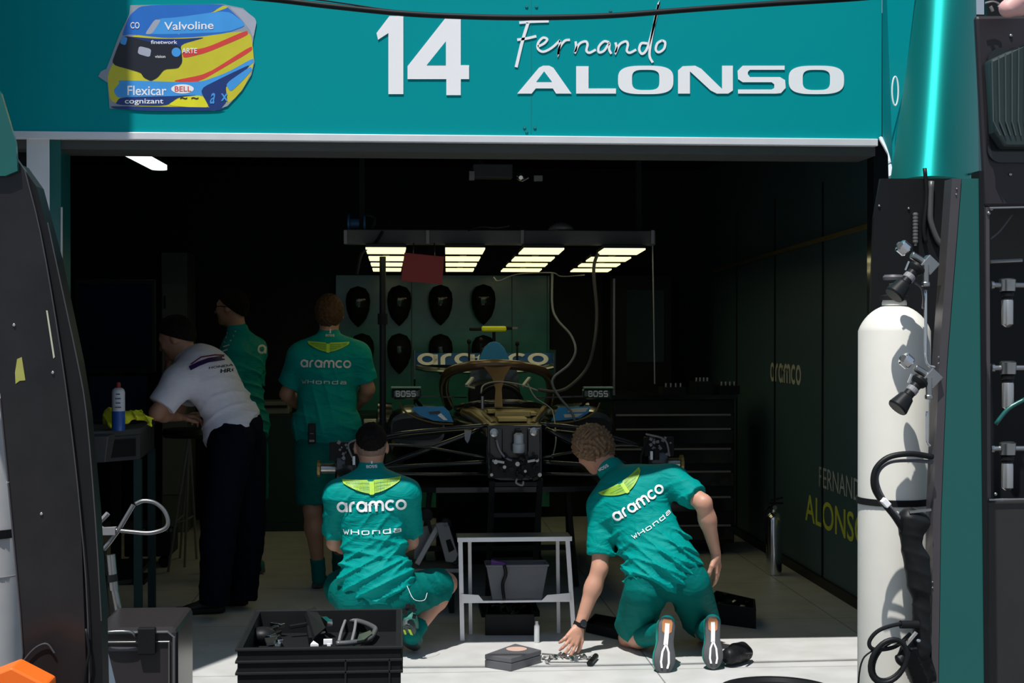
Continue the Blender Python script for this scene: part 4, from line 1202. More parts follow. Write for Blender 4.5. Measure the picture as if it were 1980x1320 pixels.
# halo
HB = mat('gold_sheen_halo', (.11, .065, .035), .3, .3, var=.2, coat=.3)  # gold-brown reflection painted into the halo colour
MB().tube(PS([(868, 785, 10.1), (858, 752, 9.75), (866, 722, 9.45), (905, 708, 9.27), (958, 704, 9.22), (1012, 708, 9.27), (1055, 722, 9.45), (1066, 752, 9.75), (1058, 785, 10.1)], 9), .030, 12, smooth=6).build('halo_ring', HB, car, smooth=True)
MB().loft([[P(935, 708, 9.2), P(988, 708, 9.2), P(985, 712, 9.26), P(938, 712, 9.26)], [P(951, 728, 9.14), P(976, 728, 9.14), P(974, 729, 9.2), P(953, 729, 9.2)], [P(958, 752, 9.06), P(970, 752, 9.06), P(969, 752, 9.12), P(959, 752, 9.12)], [P(956, 786, 8.98), P(972, 786, 8.98), P(971, 786, 9.06), P(957, 786, 9.06)]]).build('halo_pillar', HB, car, smooth=50)
for px in (902, 1012):
    MB().bar(P(px, 745, 9.4), P(px + 12, 730, 9.45), .02, .012).bar(P(px, 746, 9.4), P(px + 14, 750, 9.45), .02, .010).build('halo_mark', wm, car)
# air intake and engine cover
yi = 9.95
sh_ = [(924, 708), (928, 690), (936, 672), (947, 662), (956, 660), (966, 663), (976, 674), (984, 692), (988, 708)]
rings = [PS(sh_, yi)]
for y, k, dz in ((10.3, .95, 0), (10.8, .7, -.04), (11.2, .35, -.10)):
    c = V((CX + .01, y, 1.36)); rings.append([V((c.x + (q.x - rings[0][4].x) * k, y, 1.36 + (q.z - 1.36) * k + dz)) for q in rings[0]])
MB().loft(rings).build('engine_cover', 'carblack', car, smooth=50)
MB().prism(PS(sh_, yi - .012), (0, .02, 0)).build('intake_cover', 'carblue', car, bevel=.004)
MB().loft([rrect(CX, 9.96, 1.24, .16, .14, 3), rrect(CX, 10.6, 1.18, .13, .14, 3), rrect(CX, 11.2, 1.02, .08, .10, 3)]).build('engine_cowl', 'carblack', car, smooth=45)
tcm = MB().cyl(P(955, 662, 9.98), P(955, 640, 9.98), .010, seg=10).build('camera_stalk', 'black', car)
MB().box(P(955, 636, 9.97), (.16, .06, .038)).build('camera_bar', 'yellow', tcm, bevel=.012)
MB().box(P(919, 636, 9.975), (.075, .05, .022)).box(P(983, 634, 9.975), (.05, .05, .022)).build('camera_pod', 'black', tcm, bevel=.006)
MB().box(P(993, 634, 9.975), (.05, .04, .012)).build('camera_cap', 'midgrey', tcm)
for px, py in ((907, 660), (930, 658), (1000, 664)): MB().bar(P(px, 710, 10.4), P(px, py, 10.4), .014).ell(P(px, py, 10.4), (.014, .014, .02)).build('sensor_mast', 'black', car)
# rear wing
yw = 11.3
prof = [(0, 0), (.05, .025), (.14, .035), (.24, .07), (.24, .055), (.14, .012), (.05, -.012)]
xa, xb = P(800, 690, yw).x, P(1070, 690, yw).x
zt = P(935, 711, yw).z
rings = []
for i in range(13):
    t = i / 12; x = xa + (xb - xa) * t; sag = -.035 * (math.sin(math.pi * t) ** .5)
    rings.append([(x, yw + u, zt + h + sag) for u, h in prof])
MB().loft(rings).build('wing_main_plane', 'carblack', car, smooth=40)
wb = mat('wing_blue', (.01, .10, .34), .4)
fp_ = MB().prism([V((xa, yw + .10, zt + .02)), V((xb, yw + .10, zt + .02)), V((xb, yw + .16, zt + .105)), V((xa, yw + .16, zt + .105))], (0, .012, 0)).build('wing_flap', wb, car)
v, f, wd = glyph_run('aramco', g_round, .24, 1, .12)
k = (xb - xa - .06) / wd
vv = [V((xa + .03 + p[0] * k, yw + .097 + .055 * p[1] * 1., zt + .022 + .08 * p[1])) for p in v]
finish('wing_lettering', [q + V((0, -.001, 0)) for q in vv], f, 'white', fp_, solid=.002)
for x in (xa, xb):
    MB().prism([V((x, yw - .05, zt + .13)), V((x, yw + .35, zt + .13)), V((x, yw + .35, zt - .35)), V((x, yw + .1, zt - .38)), V((x, yw - .05, zt - .08))], (.012, 0, 0)).build('end_plate', 'carblack', car)
MB().bar((CX - .05, yw + .1, zt), (CX - .03, yw, .95), .012, .05).bar((CX + .05, yw + .1, zt), (CX + .03, yw, .95), .012, .05).build('wing_pylon', 'carbon', car)
MB().box((CX, 11.4, .85), (.30, .5, .3)).build('gearbox_cover', 'carblack', car, bevel=.04)
for s_ in (-1, 1):
    r_ = MB().lathe([(.05, -.06), (.14, -.06), (.15, .04), (.04, .055)], C(s_ * .72, 11.2, .92), (s_, 0, 0), 28).build('rear_drum', 'carbon', car, smooth=35)
    MB().cyl(C(s_ * .77, 11.2, .92), C(s_ * .86, 11.2, .92), .028).build('axle_stub', 'steel', r_)
    MB().bar(C(s_ * .12, 11.1, .98), C(s_ * .70, 11.2, 1.0), .05, .014).bar(C(s_ * .12, 11.2, .78), C(s_ * .70, 11.2, .82), .05, .014).build('rear_wishbone', 'carbon', car)
# mirrors
def mirror(px, s_):
    c = P(px, 760, 9.2)
    r_ = MB().box(c, (.175, .10, .068)).build('mirror', 'carblack', car, bevel=.018)
    MB().box(c + V((0, -.03, .036)), (.175, .06, .008)).build('mirror_top', mat('pale_green_trim', (.22, .38, .32), .4), r_)
    v, f, wd = glyph_run('BOSS', g_tech, .24, .9, .3)
    k = .115 / wd
    finish('mirror_lettering', [c + V((-.0575 + p[0] * k, -.0515, -.016 + p[1] * .030)) for p in v], f, mat('pale_lettering', (.62, .66, .62), .5), r_, solid=.001)
    MB().bar(c + V((-s_ * .08, .02, -.02)), c + V((-s_ * .36, .12, -.03)), .03, .008).bar(c + V((-s_ * .05, .02, -.03)), c + V((-s_ * .12, .08, -.12)), .03, .008).build('mirror_stalk', 'carbon', r_)
mirror(785, -1); mirror(1155, 1)
# loose harness in the cockpit
mb = MB()
mb.tube(PS([(930, 760, 9.0), (935, 745, 9.05), (960, 738, 9.1), (1000, 742, 9.1), (1040, 755, 9.0)], 9), .005, smooth=5)
mb.build('harness_lead', 'midgrey', car, smooth=True)

# stands under the car
root = thing('car_stand', 'black two legged stand holding up the front of the racing car', 'stand', (CX, 8.2, 0))
mb = MB()
for px in (952, 1045):
    a = P(px, 925, 8.14); mb.bar((a.x, 8.165, .80), (a.x, 8.60, .02), .03, .03)
mb.build('post', 'black', root)
al, ar = P(952, 925, 8.14).x, P(1045, 925, 8.14).x
mb = MB()
for z in (.775, .60, .34): mb.bar((al, 8.165 + (.80 - z) * .557, z), (ar, 8.165 + (.80 - z) * .557, z), .022)
mb.build('cross_bar', 'black', root)
MB().box((al, 8.72, .015), (.07, .32, .03)).box((ar, 8.72, .015), (.07, .32, .03)).build('foot', 'black', root)
root = thing('car_stand', 'low dark stand under the rear of the racing car floor', 'stand', (CX, 10.7, 0))
MB().box((CX, 10.7, .33), (.7, .5, .645)).build('block', 'blackmatt', root, bevel=.02)
MB().box((CX - .3, 10.7, .02), (.12, .6, .04)).box((CX + .3, 10.7, .02), (.12, .6, .04)).build('foot', 'black', root)
root = thing('car_stand', 'dark trestle under the middle of the racing car', 'stand', (CX, 9.5, 0))
mb = MB()
for s_ in (-1, 1): mb.bar(C(s_ * .42, 9.5, .655), C(s_ * .48, 9.5, 0.01), .03).bar(C(s_ * .42, 9.5, .60), C(s_ * .48, 9.9, 0.01), .025)
mb.build('leg', 'black', root); MB().bar(C(-.48, 9.5, .64), C(.48, 9.5, .64), .04, .03).bar(C(-.46, 9.5, .25), C(.46, 9.5, .25), .03).build('cross_bar', 'black', root)

# hoses hanging to the car
MB().tube(PS([(1068, 528, 9.3), (1068, 590, 9.25), (1078, 618, 9.2), (1104, 648, 9.15), (1113, 678, 9.1), (1100, 705, 9.1), (1072, 728, 9.1), (1069, 745, 9.1), (1082, 768, 9.1), (1104, 795, 9.1), (1112, 815, 9.1)], 9), .0075, 8, smooth=6).one('grey_hose', mat('grey_hose', (.14, .16, .18), .5), 'thin grey hose hanging in curves from the lights to the right sidepod', 'hose', smooth=True)
MB().tube(PS([(1160, 480, 9.0), (1148, 520, 9.05), (1154, 600, 9.1), (1150, 660, 9.1), (1136, 710, 9.15), (1104, 745, 9.15), (1075, 757, 9.15), (1040, 753, 9.15)], 9), .010, 8, smooth=6).one('black_hose', mat('dark_hose', (.05, .045, .045), .5), 'thicker dark hose looping from the right light bank down to the cockpit', 'hose', smooth=True)
MB().tube(PS([(955, 536, 9.7), (965, 543, 9.6), (1000, 530, 9.5), (1066, 527, 9.3), (1085, 534, 9.4), (1130, 532, 9.6)], 9), .004, 6, smooth=5).one('lamp_wire', mat('pale_wire', (.30, .31, .30), .5), 'thin pale wire trailing between the two right light banks', 'wire', smooth=True)
MB().tube(PS([(1020, 742, 8.95), (1035, 768, 8.9), (1060, 785, 8.85), (1070, 800, 8.8), (1075, 850, 8.5), (1068, 885, 8.4)], 9), .004, 6, smooth=5).one('thin_lead', 'midgrey', 'thin lead running out of the cockpit over the right of the chassis', 'wire', smooth=True)

# ================================================================ THINGS ON THE FLOOR
st = thing('folding_step', 'silver folding step trestle standing in front of the car between the two crew', 'step', G(1000, 1240))
Ys = 7.92
mb = MB()
def leg(a, b, nm='leg', w_=.022): MB().bar(a, b, w_, .014).build(nm, 'alu', st)
leg(P(890, 1040, Ys), G(894, 1243) + V((0, 0, .004)) if False else P(894, 1238, Ys)); leg(P(1097, 1040, Ys), P(1110, 1232, Ys))
leg(P(908, 1045, 8.06), P(910, 1226, 8.10), w_=.018); leg(P(1078, 1045, 8.06), P(1080, 1226, 8.10), w_=.018)
a, b = P(884, 1042, Ys), P(1105, 1042, Ys)
MB().box2((a.x, Ys - .015, a.z - .012), (b.x, 8.09, a.z + .008)).build('top_step', mat('step_grey', (.25, .25, .25), .4, .5), st, bevel=.003)
MB().box2((a.x, Ys - .025, a.z - .012), (b.x, Ys - .012, a.z + .010)).build('front_edge', 'alu', st)
a, b = P(892, 1165, Ys), P(1104, 1153, Ys)
MB().box2((a.x, Ys - .012, a.z), (b.x, Ys + .005, a.z + .010)).build('cross_bar', 'alu', st)
MB().prism(PS([(892, 1148), (925, 1150), (936, 1163), (892, 1163)], Ys - .014), (0, .004, 0)).prism(PS([(1102, 1146), (1058, 1150), (1045, 1163), (1103, 1161)], Ys - .014), (0, .004, 0)).build('gusset', 'alu', st)
MB().box2((a.x + .02, 7.95, a.z - .006), (b.x - .02, 8.10, a.z + .002)).build('lower_shelf', 'midgrey', st)
zsh = a.z + .002
tb = thing('grey_tub', 'grey plastic tub on the lower shelf of the folding step', 'tub', ((a.x + b.x) / 2, 8.12, zsh))
c0, c1 = P(942, 1150, 8.1).x, P(1050, 1150, 8.1).x
def rr(x0, x1, y0, y1, z): return [(x0, y0, z), (x1, y0, z), (x1, y1, z), (x0, y1, z)]
zt_ = P(1000, 1093, 7.95).z
MB().loft([rr(c0 + .02, c1 - .02, 7.96, 8.06, zsh), rr(c0 - .012, c1 + .012, 7.95, 8.09, zt_), rr(c0 - .006, c1 + .006, 7.956, 8.084, zt_), rr(c0 + .025, c1 - .025, 7.965, 8.055, zsh + .01)]).build('tub', mat('tub_grey', (.10, .105, .12), .5), tb)
MB().tube([(c0 - .014, 7.945, zt_), (c1 + .014, 7.945, zt_), (c1 + .014, 8.095, zt_), (c0 - .014, 8.095, zt_)], .006, 6, True).build('rim', mat('tub_rim', (.13, .135, .15), .5), tb)
MB().tube([P(975, 1092, 7.94), P(978, 1110, 7.94), P(972, 1130, 7.94), P(975, 1160, 7.90)], .009, 6, smooth=4).build('strap', 'black', tb, smooth=True)
MB().loft([[P(948, 1098, 7.96), P(982, 1098, 7.96), P(984, 1096, 8.06), P(948, 1096, 8.06)], [P(950, 1082, 7.97), P(978, 1088, 7.97), P(978, 1086, 8.04), P(950, 1080, 8.04)]]).one('purple_cloth', mat('purple_cloth', (.18, .06, .28), .8), 'folded purple cloth on the rim of the grey tub', 'cloth', bevel=.004)
def tray(name, label, cat, pts, hgt, m='black', fill=0, base=0., lip=.012):
    """open tray from four ground pixels (near-left, near-right, far-right, far-left)"""
    q = [G(*p) + V((0, 0, base)) for p in pts]; c = sum(q, V((0, 0, 0))) / 4
    r_ = thing(name, label, cat, c)
    inn = [c + (p - c) * (1 - lip * 7) for p in q]
    up = V((0, 0, hgt))
    MB().loft([[p for p in q], [p + up for p in q], [p + up for p in inn], [p + V((0, 0, .012)) for p in inn]]).build('tray', m, r_, bevel=.003)
    if fill:
        mb = MB(); random.seed(fill)
        for i in range(fill):
            a, b = random.uniform(.15, .85), random.uniform(.15, .85)
            p = inn[0].lerp(inn[1], a).lerp(inn[3].lerp(inn[2], a), b) + V((0, 0, hgt * random.uniform(.5, 1.05)))
            mb.box(p, (random.uniform(.015, .06), random.uniform(.015, .04), random.uniform(.012, .04)), Matrix.Rotation(random.uniform(0, 3), 3, 'Z') @ Matrix.Rotation(random.uniform(-.6, .6), 3, 'X'))
        mb.build('loose_parts', 'blackgloss', r_, bevel=.002)
    return r_
tray('parts_case', 'black case full of dark parts on the floor under the folding step', 'case', [(938, 1228), (1033, 1228), (1026, 1196), (944, 1196)], .11, 'black', 34)
tray('black_tray', 'flat black tray on the floor behind the hand of the kneeling crewman', 'tray', [(1132, 1222), (1196, 1237), (1215, 1215), (1150, 1203)], .05)
tray('foam_case', 'open black foam lined case on the floor right of the kneeling crewman', 'case', [(1360, 1202), (1462, 1216), (1460, 1196), (1385, 1178)], .11, 'black', 10)
MB().lathe([(.014, 0), (.014, .085), (.008, .095), (.008, .11)], G(1038, 1242), (0, 0, 1), 16).one('white_tube', mat('milky_tube', (.5, .52, .53), .4), 'small white plastic tube standing upright at the foot of the folding step', 'tube', smooth=35)
# closed black box with a sticker
q = [G(937, 1288), G(990, 1298), G(1047, 1280), G(990, 1268)]
bx = thing('black_box', 'closed flat black box with round pale sticker on the sunlit floor', 'box', sum(q, V((0, 0, 0))) / 4)
up = V((0, 0, .062))
q = [G(937, 1290), G(988, 1298), G(1047, 1281), G(996, 1268)]
MB().prism(q, up * .6).build('base', 'grey', bx, bevel=.004)
MB().prism([p + up * .62 for p in q], up * .38).build('lid', 'grey', bx, bevel=.004)
c = sum(q, V((0, 0, 0))) / 4 + up
MB().cyl(c + V((.02, .05, .0005)), c + V((.02, .05, .002)), .05, seg=24).build('sticker', mat('sticker_pale', (.62, .42, .34), .5), bx)
MB().box((q[1] + q[2]) / 2 + V((-.04, -.012, .03)), (.03, .006, .02)).build('latch', 'steel', bx)
# string of chrome fittings under the hand
tl = thing('steel_linkage', 'string of small steel linkage parts on the sunlit floor beside the hand', 'linkage', G(1100, 1275))
mb = MB(); random.seed(5)
for i in range(13):
    c = G(1050 + i * 8, 1268 + 6 * math.sin(i * 1.1) + random.uniform(-3, 6), .012)
    mb.lathe([(.006, -.004), (.012, -.004), (.012, .004), (.006, .004)], c, (random.uniform(-1, 1), random.uniform(-1, 1), .6), 10)
    if i < 12: mb.bar(c, G(1056 + i * 8, 1270, .012), .006)
mb.bar(G(1048, 1264, .012), G(1150, 1272, .012), .008).bar(G(1060, 1280, .012), G(1140, 1280, .01), .006)
mb.build('links', 'steel', tl)
MB().cyl(G(1140, 1282, .016), G(1152, 1268, .016), .014).build('end_fitting', 'black', tl)
# black pouch by the right shoe
v, f = sdf([Cone(G(1412, 1268, .05), G(1440, 1262, .045), .042, .04), Cone(G(1420, 1255, .07), G(1436, 1250, .07), .03, .025)], .006, .02, disp=lambda p: folds(p, 2, [(1, .2, .3)], 60., .002), cuts=[((0, 0, 0.001), (0, 0, -1))])
pc_ = thing('black_pouch', 'small black pouch on the floor right of the shoe soles', 'pouch', G(1425, 1268)); np_obj('pouch', v, f, 'black', pc_)
MB().tube([G(1440, 1262, .07), G(1452, 1262, .05), G(1452, 1268, .02)], .006, smooth=4).build('strap', 'black', pc_)
# round black rubber dish at the lower edge
MB().lathe([(.02, 0), (.24, 0), (.255, .02), (.25, .035), (.22, .035), (.20, .02), (.02, .02)], G(1503, 1347), (0, 0, 1), 48).one('rubber_dish', 'black', 'round black rubber dish on the floor at the bottom right edge of the photo', 'dish', smooth=30)
# steel extinguisher by the wall
e0 = G(1496, 1111); ex = thing('steel_cylinder', 'polished steel fire extinguisher standing on the floor near the right wall', 'extinguisher', e0)
MB().lathe([(.045, 0), (.052, .006), (.052, .36), (.046, .385), (.030, .402), (.018, .408), (.018, .425)], e0, (0, 0, 1), 32).build('cylinder', 'chrome', ex, smooth=40)
MB().cyl(e0 + V((0, 0, .42)), e0 + V((0, 0, .455)), .016).box(e0 + V((.015, 0, .465)), (.09, .018, .012)).box(e0 + V((.02, 0, .492)), (.08, .016, .010), Matrix.Rotation(-.25, 3, 'Y')).build('valve', 'black', ex)
MB().cyl(e0 + V((0, -.02, .44)), e0 + V((0, -.03, .44)), .014).build('gauge', 'steel', ex)
MB().tube([e0 + V((-.02, 0, .44)), e0 + V((-.055, -.01, .42)), e0 + V((-.062, -.01, .3)), e0 + V((-.058, -.01, .2))], .008, smooth=4).build('hose', 'black', ex, smooth=True)
# grey jack stand behind the left crewman
jk = thing('grey_jack', 'grey metal jack with slotted plate and slanting arm beside the left crewman', 'jack', G(845, 1150))
Yj = 8.75
jg = mat('jack_grey', (.20, .21, .22), .4, .4)
MB().prism(PS([(842, 1012), (866, 1008), (886, 1072), (880, 1088), (862, 1086)], Yj - .1), (0, .03, 0)).build('slotted_plate', jg, jk, bevel=.004)
MB().prism(PS([(862, 1045), (871, 1042), (879, 1062), (868, 1068)], Yj - .106), (0, .006, 0)).build('slot', 'blackmatt', jk)
MB().bar(P(806, 1090, Yj), P(846, 1018, Yj), .045, .03).build('slanting_arm', mat('pale_alu', (.42, .43, .44), .4, .4), jk, bevel=.004)
MB().prism(PS([(806, 1020), (842, 1014), (850, 1030), (812, 1080), (800, 1080)], Yj + .06), (0, .02, 0)).build('side_plate', jg, jk)
MB().box2(P(798, 1100, Yj - .08), P(884, 1090, Yj + .25)).build('base_beam', jg, jk, bevel=.004)
MB().box2((P(805, 1090, Yj).x, Yj - .05, 0), (P(815, 1090, Yj).x, Yj + .2, P(800, 1098, Yj).z)).box2((P(868, 1090, Yj).x, Yj - .05, 0), (P(878, 1090, Yj).x, Yj + .2, P(800, 1098, Yj).z)).build('leg', 'black', jk)
mb = MB()
for px, py, r_ in ((825, 995, .035), (862, 1012, .03), (880, 1085, .022)): c = P(px, py, Yj - .06); mb.lathe([(r_ * .5, -.04), (r_, -.035), (r_, .03), (r_ * .6, .04)], c, (0, 1, 0), 16)
mb.bar(P(825, 996, Yj), P(834, 1030, Yj), .02).build('knob', 'black', jk)
for px, py, lb in ((755, 1000, ''),): pass

# ---------------------------------------------------------------- black crate with parts
cr_o = thing('black_crate', 'large black ribbed plastic crate in the foreground, open and holding metal parts', 'crate', (P(616, 1300, 5.85).x, 6.15, 0))
zc = P(616, 1251, 5.76).z
cl, cr2 = P(459, 1252, 5.76).x, P(775, 1246, 5.76).x
yc0, yc1 = 5.76, 6.52
mb = MB(); t_ = .018
mb.box2((cl, yc0, 0), (cr2, yc0 + t_, zc)).box2((cl, yc1 - t_, 0), (cr2, yc1, zc)).box2((cl, yc0 + t_, 0), (cl + t_, yc1 - t_, zc)).box2((cr2 - t_, yc0 + t_, 0), (cr2, yc1 - t_, zc)).box2((cl + t_, yc0 + t_, 0), (cr2 - t_, yc1 - t_, .33))
mb.build('crate_body', 'blackmatt', cr_o)
mb = MB()
for dz in (.0, .045, .088): mb.box2((cl - .008, yc0 - .008, zc - dz - .010), (cr2 + .008, yc0 + .002, zc - dz)); mb.box2((cl - .008, yc0, zc - dz - .010), (cl, yc1, zc - dz)); mb.box2((cr2, yc0, zc - dz - .010), (cr2 + .008, yc1, zc - dz))
mb.box2((cl - .004, yc1 - .004, zc - .01), (cr2 + .004, yc1 + .006, zc + .002))
for k in range(1, 3): x = cl + (cr2 - cl) * (.66 if k == 1 else .93); mb.box2((x - .004, yc0 - .008, zc - .30), (x + .004, yc0, zc - .045))
mb.build('rib', mat('rib_black', (.014, .015, .016), .5, spec=.25), cr_o, bevel=.002)
def inside(px, py, z=.30):
    return G(px, py, z)
zf_ = .33
hp_ = thing('hose_loop', 'grey bent hose loop lying at the right inside the black crate', 'hose', G(660, 1225, zf_ + .02))
MB().tube([G(605, 1201, 0.381), G(640, 1198, 0.381), G(690, 1200, 0.377), (G(722, 1212, 0.369)), G(724, 1222, 0.360), G(712, 1236, 0.356), G(680, 1242, 0.356), G(650, 1244, 0.356)], .011, 10, smooth=6).build('hose', mat('mid_hose', (.12, .125, .13), .35, .3), hp_, smooth=True)
MB().tube([G(668, 1198, 0.379), G(660, 1220, 0.369), G(655, 1240, 0.358)], .006, smooth=4).tube([G(688, 1199, 0.379), G(686, 1215, 0.369), G(680, 1240, 0.358)], .006, smooth=4).build('brace', 'midgrey', hp_)
MB().prism([G(690, 1243, 0.358), G(694, 1230, 0.365), G(716, 1222, 0.369), G(720, 1228, 0.365), G(704, 1240, 0.360)], (0, 0, .008)).build('metal_tab', 'steel', hp_)
bk = thing('metal_bracket', 'bright crumpled metal bracket at the left inside the black crate', 'bracket', G(520, 1230, zf_ + .02))
mb = MB(); 
for a_ in (((525, 1206), (548, 1209), .33), ((513, 1222), (535, 1212), .32), ((518, 1232), (540, 1222), .31), ((505, 1217), (516, 1219), .32), ((536, 1230), (542, 1240), .29), ((538, 1245), (536, 1250), .27)):
    mb.bar(G(*a_[0], .352 + (a_[2] - .27) * .42), G(*a_[1], .352 + (a_[2] - .27) * .42), .022, .016)
mb.build('bracket_arm', 'chrome', bk, bevel=.002)
MB().ell(G(508, 1228, 0.365), (.055, .05, .035)).build('rubber_boot', 'black', bk, smooth=True)
MB().prism([G(512, 1238, 0.365), G(536, 1234, 0.367), G(530, 1246, 0.360), G(516, 1248, 0.358)], (0, 0, .01)).build('base_plate', 'steel', bk)
gr_ = thing('black_pedal', 'black folded pedal arm with bright clip in the middle of the black crate', 'pedal', G(610, 1230, zf_ + .02))
mb = MB().bar(G(596, 1180, 0.407), G(636, 1205, 0.386), .022, .014).prism([G(588, 1190, 0.402), G(605, 1180, 0.407), G(625, 1222, 0.373), G(604, 1240, 0.360)], (.01, 0, .02)).bar(G(560, 1212, 0.373), G(596, 1206, 0.381), .016).bar(G(604, 1238, 0.356), G(600, 1215, 0.377), .03)
mb.build('arm', 'black', gr_, bevel=.003)
MB().bar(G(626, 1196, 0.396), G(638, 1206, 0.390), .022, .02).build('clip', 'chrome', gr_)
MB().box(G(634, 1240, 0.362), (.034, .02, .018)).box(G(636, 1247, 0.354), (.014, .012, .012)).prism([G(600, 1250, 0.354), G(606, 1243, 0.356), G(616, 1250, 0.352)], (0, 0, .01)).build('label_block', 'white', gr_)
MB().tube([G(612, 1215, 0.379), G(622, 1213, 0.381), G(616, 1224, 0.377), G(628, 1222, 0.377)], .004).build('spring', 'steel', gr_)

# ================================================================ RIGHT FOREGROUND: bottle, regulators, post, rack
YBt = 5.22
bc = P(1729, 700, YBt); s_ = 3000 / 5.22
zsh_ = P(1729, 640, YBt).z; ztop = P(1729, 588, YBt).z
RB = P(1729 + 67, 700, YBt).x - bc.x
gb = thing('gas_bottle', 'tall cream painted gas bottle strapped upright beside the teal post', 'gas bottle', (bc.x, YBt, .06))
prof = [(RB * .9, .06), (RB, .09), (RB, zsh_)] + [(RB * math.cos(t) * .62 + RB * .38 * (1 - t / 1.57 * 1.0), zsh_ + (ztop - zsh_) * math.sin(t)) for t in [math.pi / 2 * i / 10 for i in range(1, 10)]] + [(.042, ztop - .004), (.042, ztop + .004), (.038, ztop + .018)]
MB().lathe(prof, (bc.x, YBt, 0), (0, 0, 1), 48).build('bottle_body', 'cream', gb, smooth=40)
MB().lathe([(.045, 0), (.050, .004), (.048, .014), (.03, .02)], (bc.x, YBt, ztop + .014), (0, 0, 1), 24).build('neck_ring', 'blackmatt', gb, smooth=35)
MB().cyl((bc.x, YBt, ztop + .03), (bc.x, YBt, P(1729, 545, YBt).z), .012).box((bc.x + .005, YBt, ztop + .055), (.04, .03, .04)).build('valve', 'steel', gb, bevel=.003)
zz = P(1727, 538, YBt).z
MB().lathe([(.008, -.008), (.034, -.006), (.036, .004), (.030, .012), (.008, .012)], (bc.x - .004, YBt, zz), (0, 0, 1), 20).build('handwheel', 'grey', gb, smooth=40)
zs_ = P(1729, 966, YBt).z
MB().lathe([(RB + .001, -.011), (RB + .006, -.011), (RB + .006, .011), (RB + .001, .011)], (bc.x, YBt, zs_), (0, 0, 1), 40).build('strap', 'blackmatt', gb)
MB().box2((bc.x - .25, YBt - .2, -.004), (bc.x + .125, YBt + .2, .06)).one('bottle_plinth', 'black', 'black plinth under the cream gas bottle, below the frame', 'plinth')

# black backing panel and leaning post
Yb_ = 5.62
bp_ = thing('backing_board', 'glossy black backing board behind the cream gas bottle', 'board', P(1750, 1500, Yb_))
MB().prism(PS([(1703, 345), (1690, 420), (1682, 640), (1672, 900), (1660, 1500), (1830, 1500), (1850, 345)], Yb_), (0, .02, 0)).build('sheet', 'black', bp_)
mb = MB()
for px, py in ((1700, 398), (1757, 403)): mb.ell(P(px, py, Yb_ - .002), (.005, .005, .005))
mb.build('screw', 'steel', bp_)
Ypo = 5.0
po = thing('leaning_post', 'tapering teal post with dark metal edge right of the cream gas bottle', 'post', P(1850, 1500, Ypo))
MB().prism(PS([(1860, 345), (1893, 345), (1906, 1560), (1812, 1560), (1820, 1000), (1832, 700)], Ypo), (0, .07, 0)).build('post_face', 'teal_dark', po)
em = mat('post_edge_metal', (.10, .09, .095), .4, .5)
MB().prism(PS([(1841, 345), (1859, 345), (1831, 700), (1819, 1000), (1811, 1560), (1798, 1560), (1804, 1000), (1816, 700)], Ypo - .006), (0, .07, 0)).build('edge_rail', em, po)
MB().prism(PS([(1893, 330), (1902, 330), (1916, 1560), (1906, 1560)], Ypo - .004), (0, .07, 0)).build('edge_rail', 'black', po)
mb = MB()
for px, py in ((1847, 365), (1846, 376), (1812, 690), (1812, 702), (1800, 1125), (1800, 1136)): mb.ell(P(px + 3, py, Ypo - .008), (.003, .003, .003))
mb.build('rivet', 'steel', po)

def regulator(label, ox, oy, y):
    """gauge and knob on a slanting body"""
    c = P(1790 + ox, 505 + oy, y)
    root = thing('pressure_regulator', label, 'regulator', c)
    px = lambda a, b, d=0.: P(a + ox, b + oy, y + d)
    MB().cyl(px(1762, 492), px(1795, 512), .013, seg=14).box(px(1795, 512), (.048, .04, .048), Matrix.Rotation(.75, 3, 'Y')).build('body', 'steel', root, bevel=.003)
    g_ = MB().lathe([(.021, 0), (.024, .004), (.024, .030), (.020, .034)], px(1754, 486), (px(1738, 472) - px(1754, 486)), 20).build('gauge', 'chrome', root, smooth=35)
    MB().cyl(px(1739, 474, -.018), px(1741, 475, -.024), .012).build('gauge_face', 'steel', g_)
    MB().bar(px(1757, 505, -.01), px(1750, 522, -.01), .006).build('pin', 'chrome', root)
    a, b = px(1775, 515, -.01), px(1728, 572, -.03)
    d = (b - a).normalized(); L = (b - a).length
    MB().lathe([(.026, 0), (.028, .01), (.024, .02), (.018, .026), (.018, L * .55), (.025, L * .60), (.035, L * .95), (.032, L), (.01, L)], a, d, 18).build('knob', 'black', root, smooth=30)
    MB().lathe([(.0190, L * .30), (.0200, L * .32), (.0200, L * .42), (.0190, L * .44)], a, d, 18).build('knob_ring', 'midgrey', root)
    MB().cyl(px(1790, 512, -.02), px(1790, 548, -.02), .0105).lathe([(.012, 0), (.014, .003), (.014, .012), (.012, .015)], px(1790, 545, -.02), (0, 0, -1), 12).build('fitting', 'steel', root)
    return root
regulator('upper chrome pressure regulator with black knob above the cream gas bottle', 0, 0, 5.02)
regulator('lower chrome pressure regulator with black knob in front of the cream gas bottle', 6, 218, 4.99)
MB().tube(PS([(1790, 560), (1790, 640), (1790, 690), (1796, 706), (1810, 710)], 5.01), .0055, 8, smooth=4).one('steel_pipe', 'chrome', 'bright steel pipe running down between the two pressure regulators', 'pipe', smooth=True)
MB().tube(PS([(1792, 795), (1792, 835), (1793, 855), (1799, 862)], 4.99), .0045, 8, smooth=4).one('steel_pipe', 'chrome', 'short bright steel pipe below the lower pressure regulator', 'pipe', smooth=True)
MB().tube(PS([(1768, 545, 5.02), (1782, 556, 5.03), (1786, 575, 5.05), (1785, 595, 5.1)], 5), .005, 8, smooth=4).one('curved_tube', 'grey', 'thin curved tube beside the upper regulator pipe', 'tube', smooth=True)
mb = MB()
for k in range(9): mb.lathe([(.006, 0), (.010, .003), (.010, .010), (.006, .013)], P(1770, 470 - k * 6.5, 5.606), (0, 0, 1), 10)
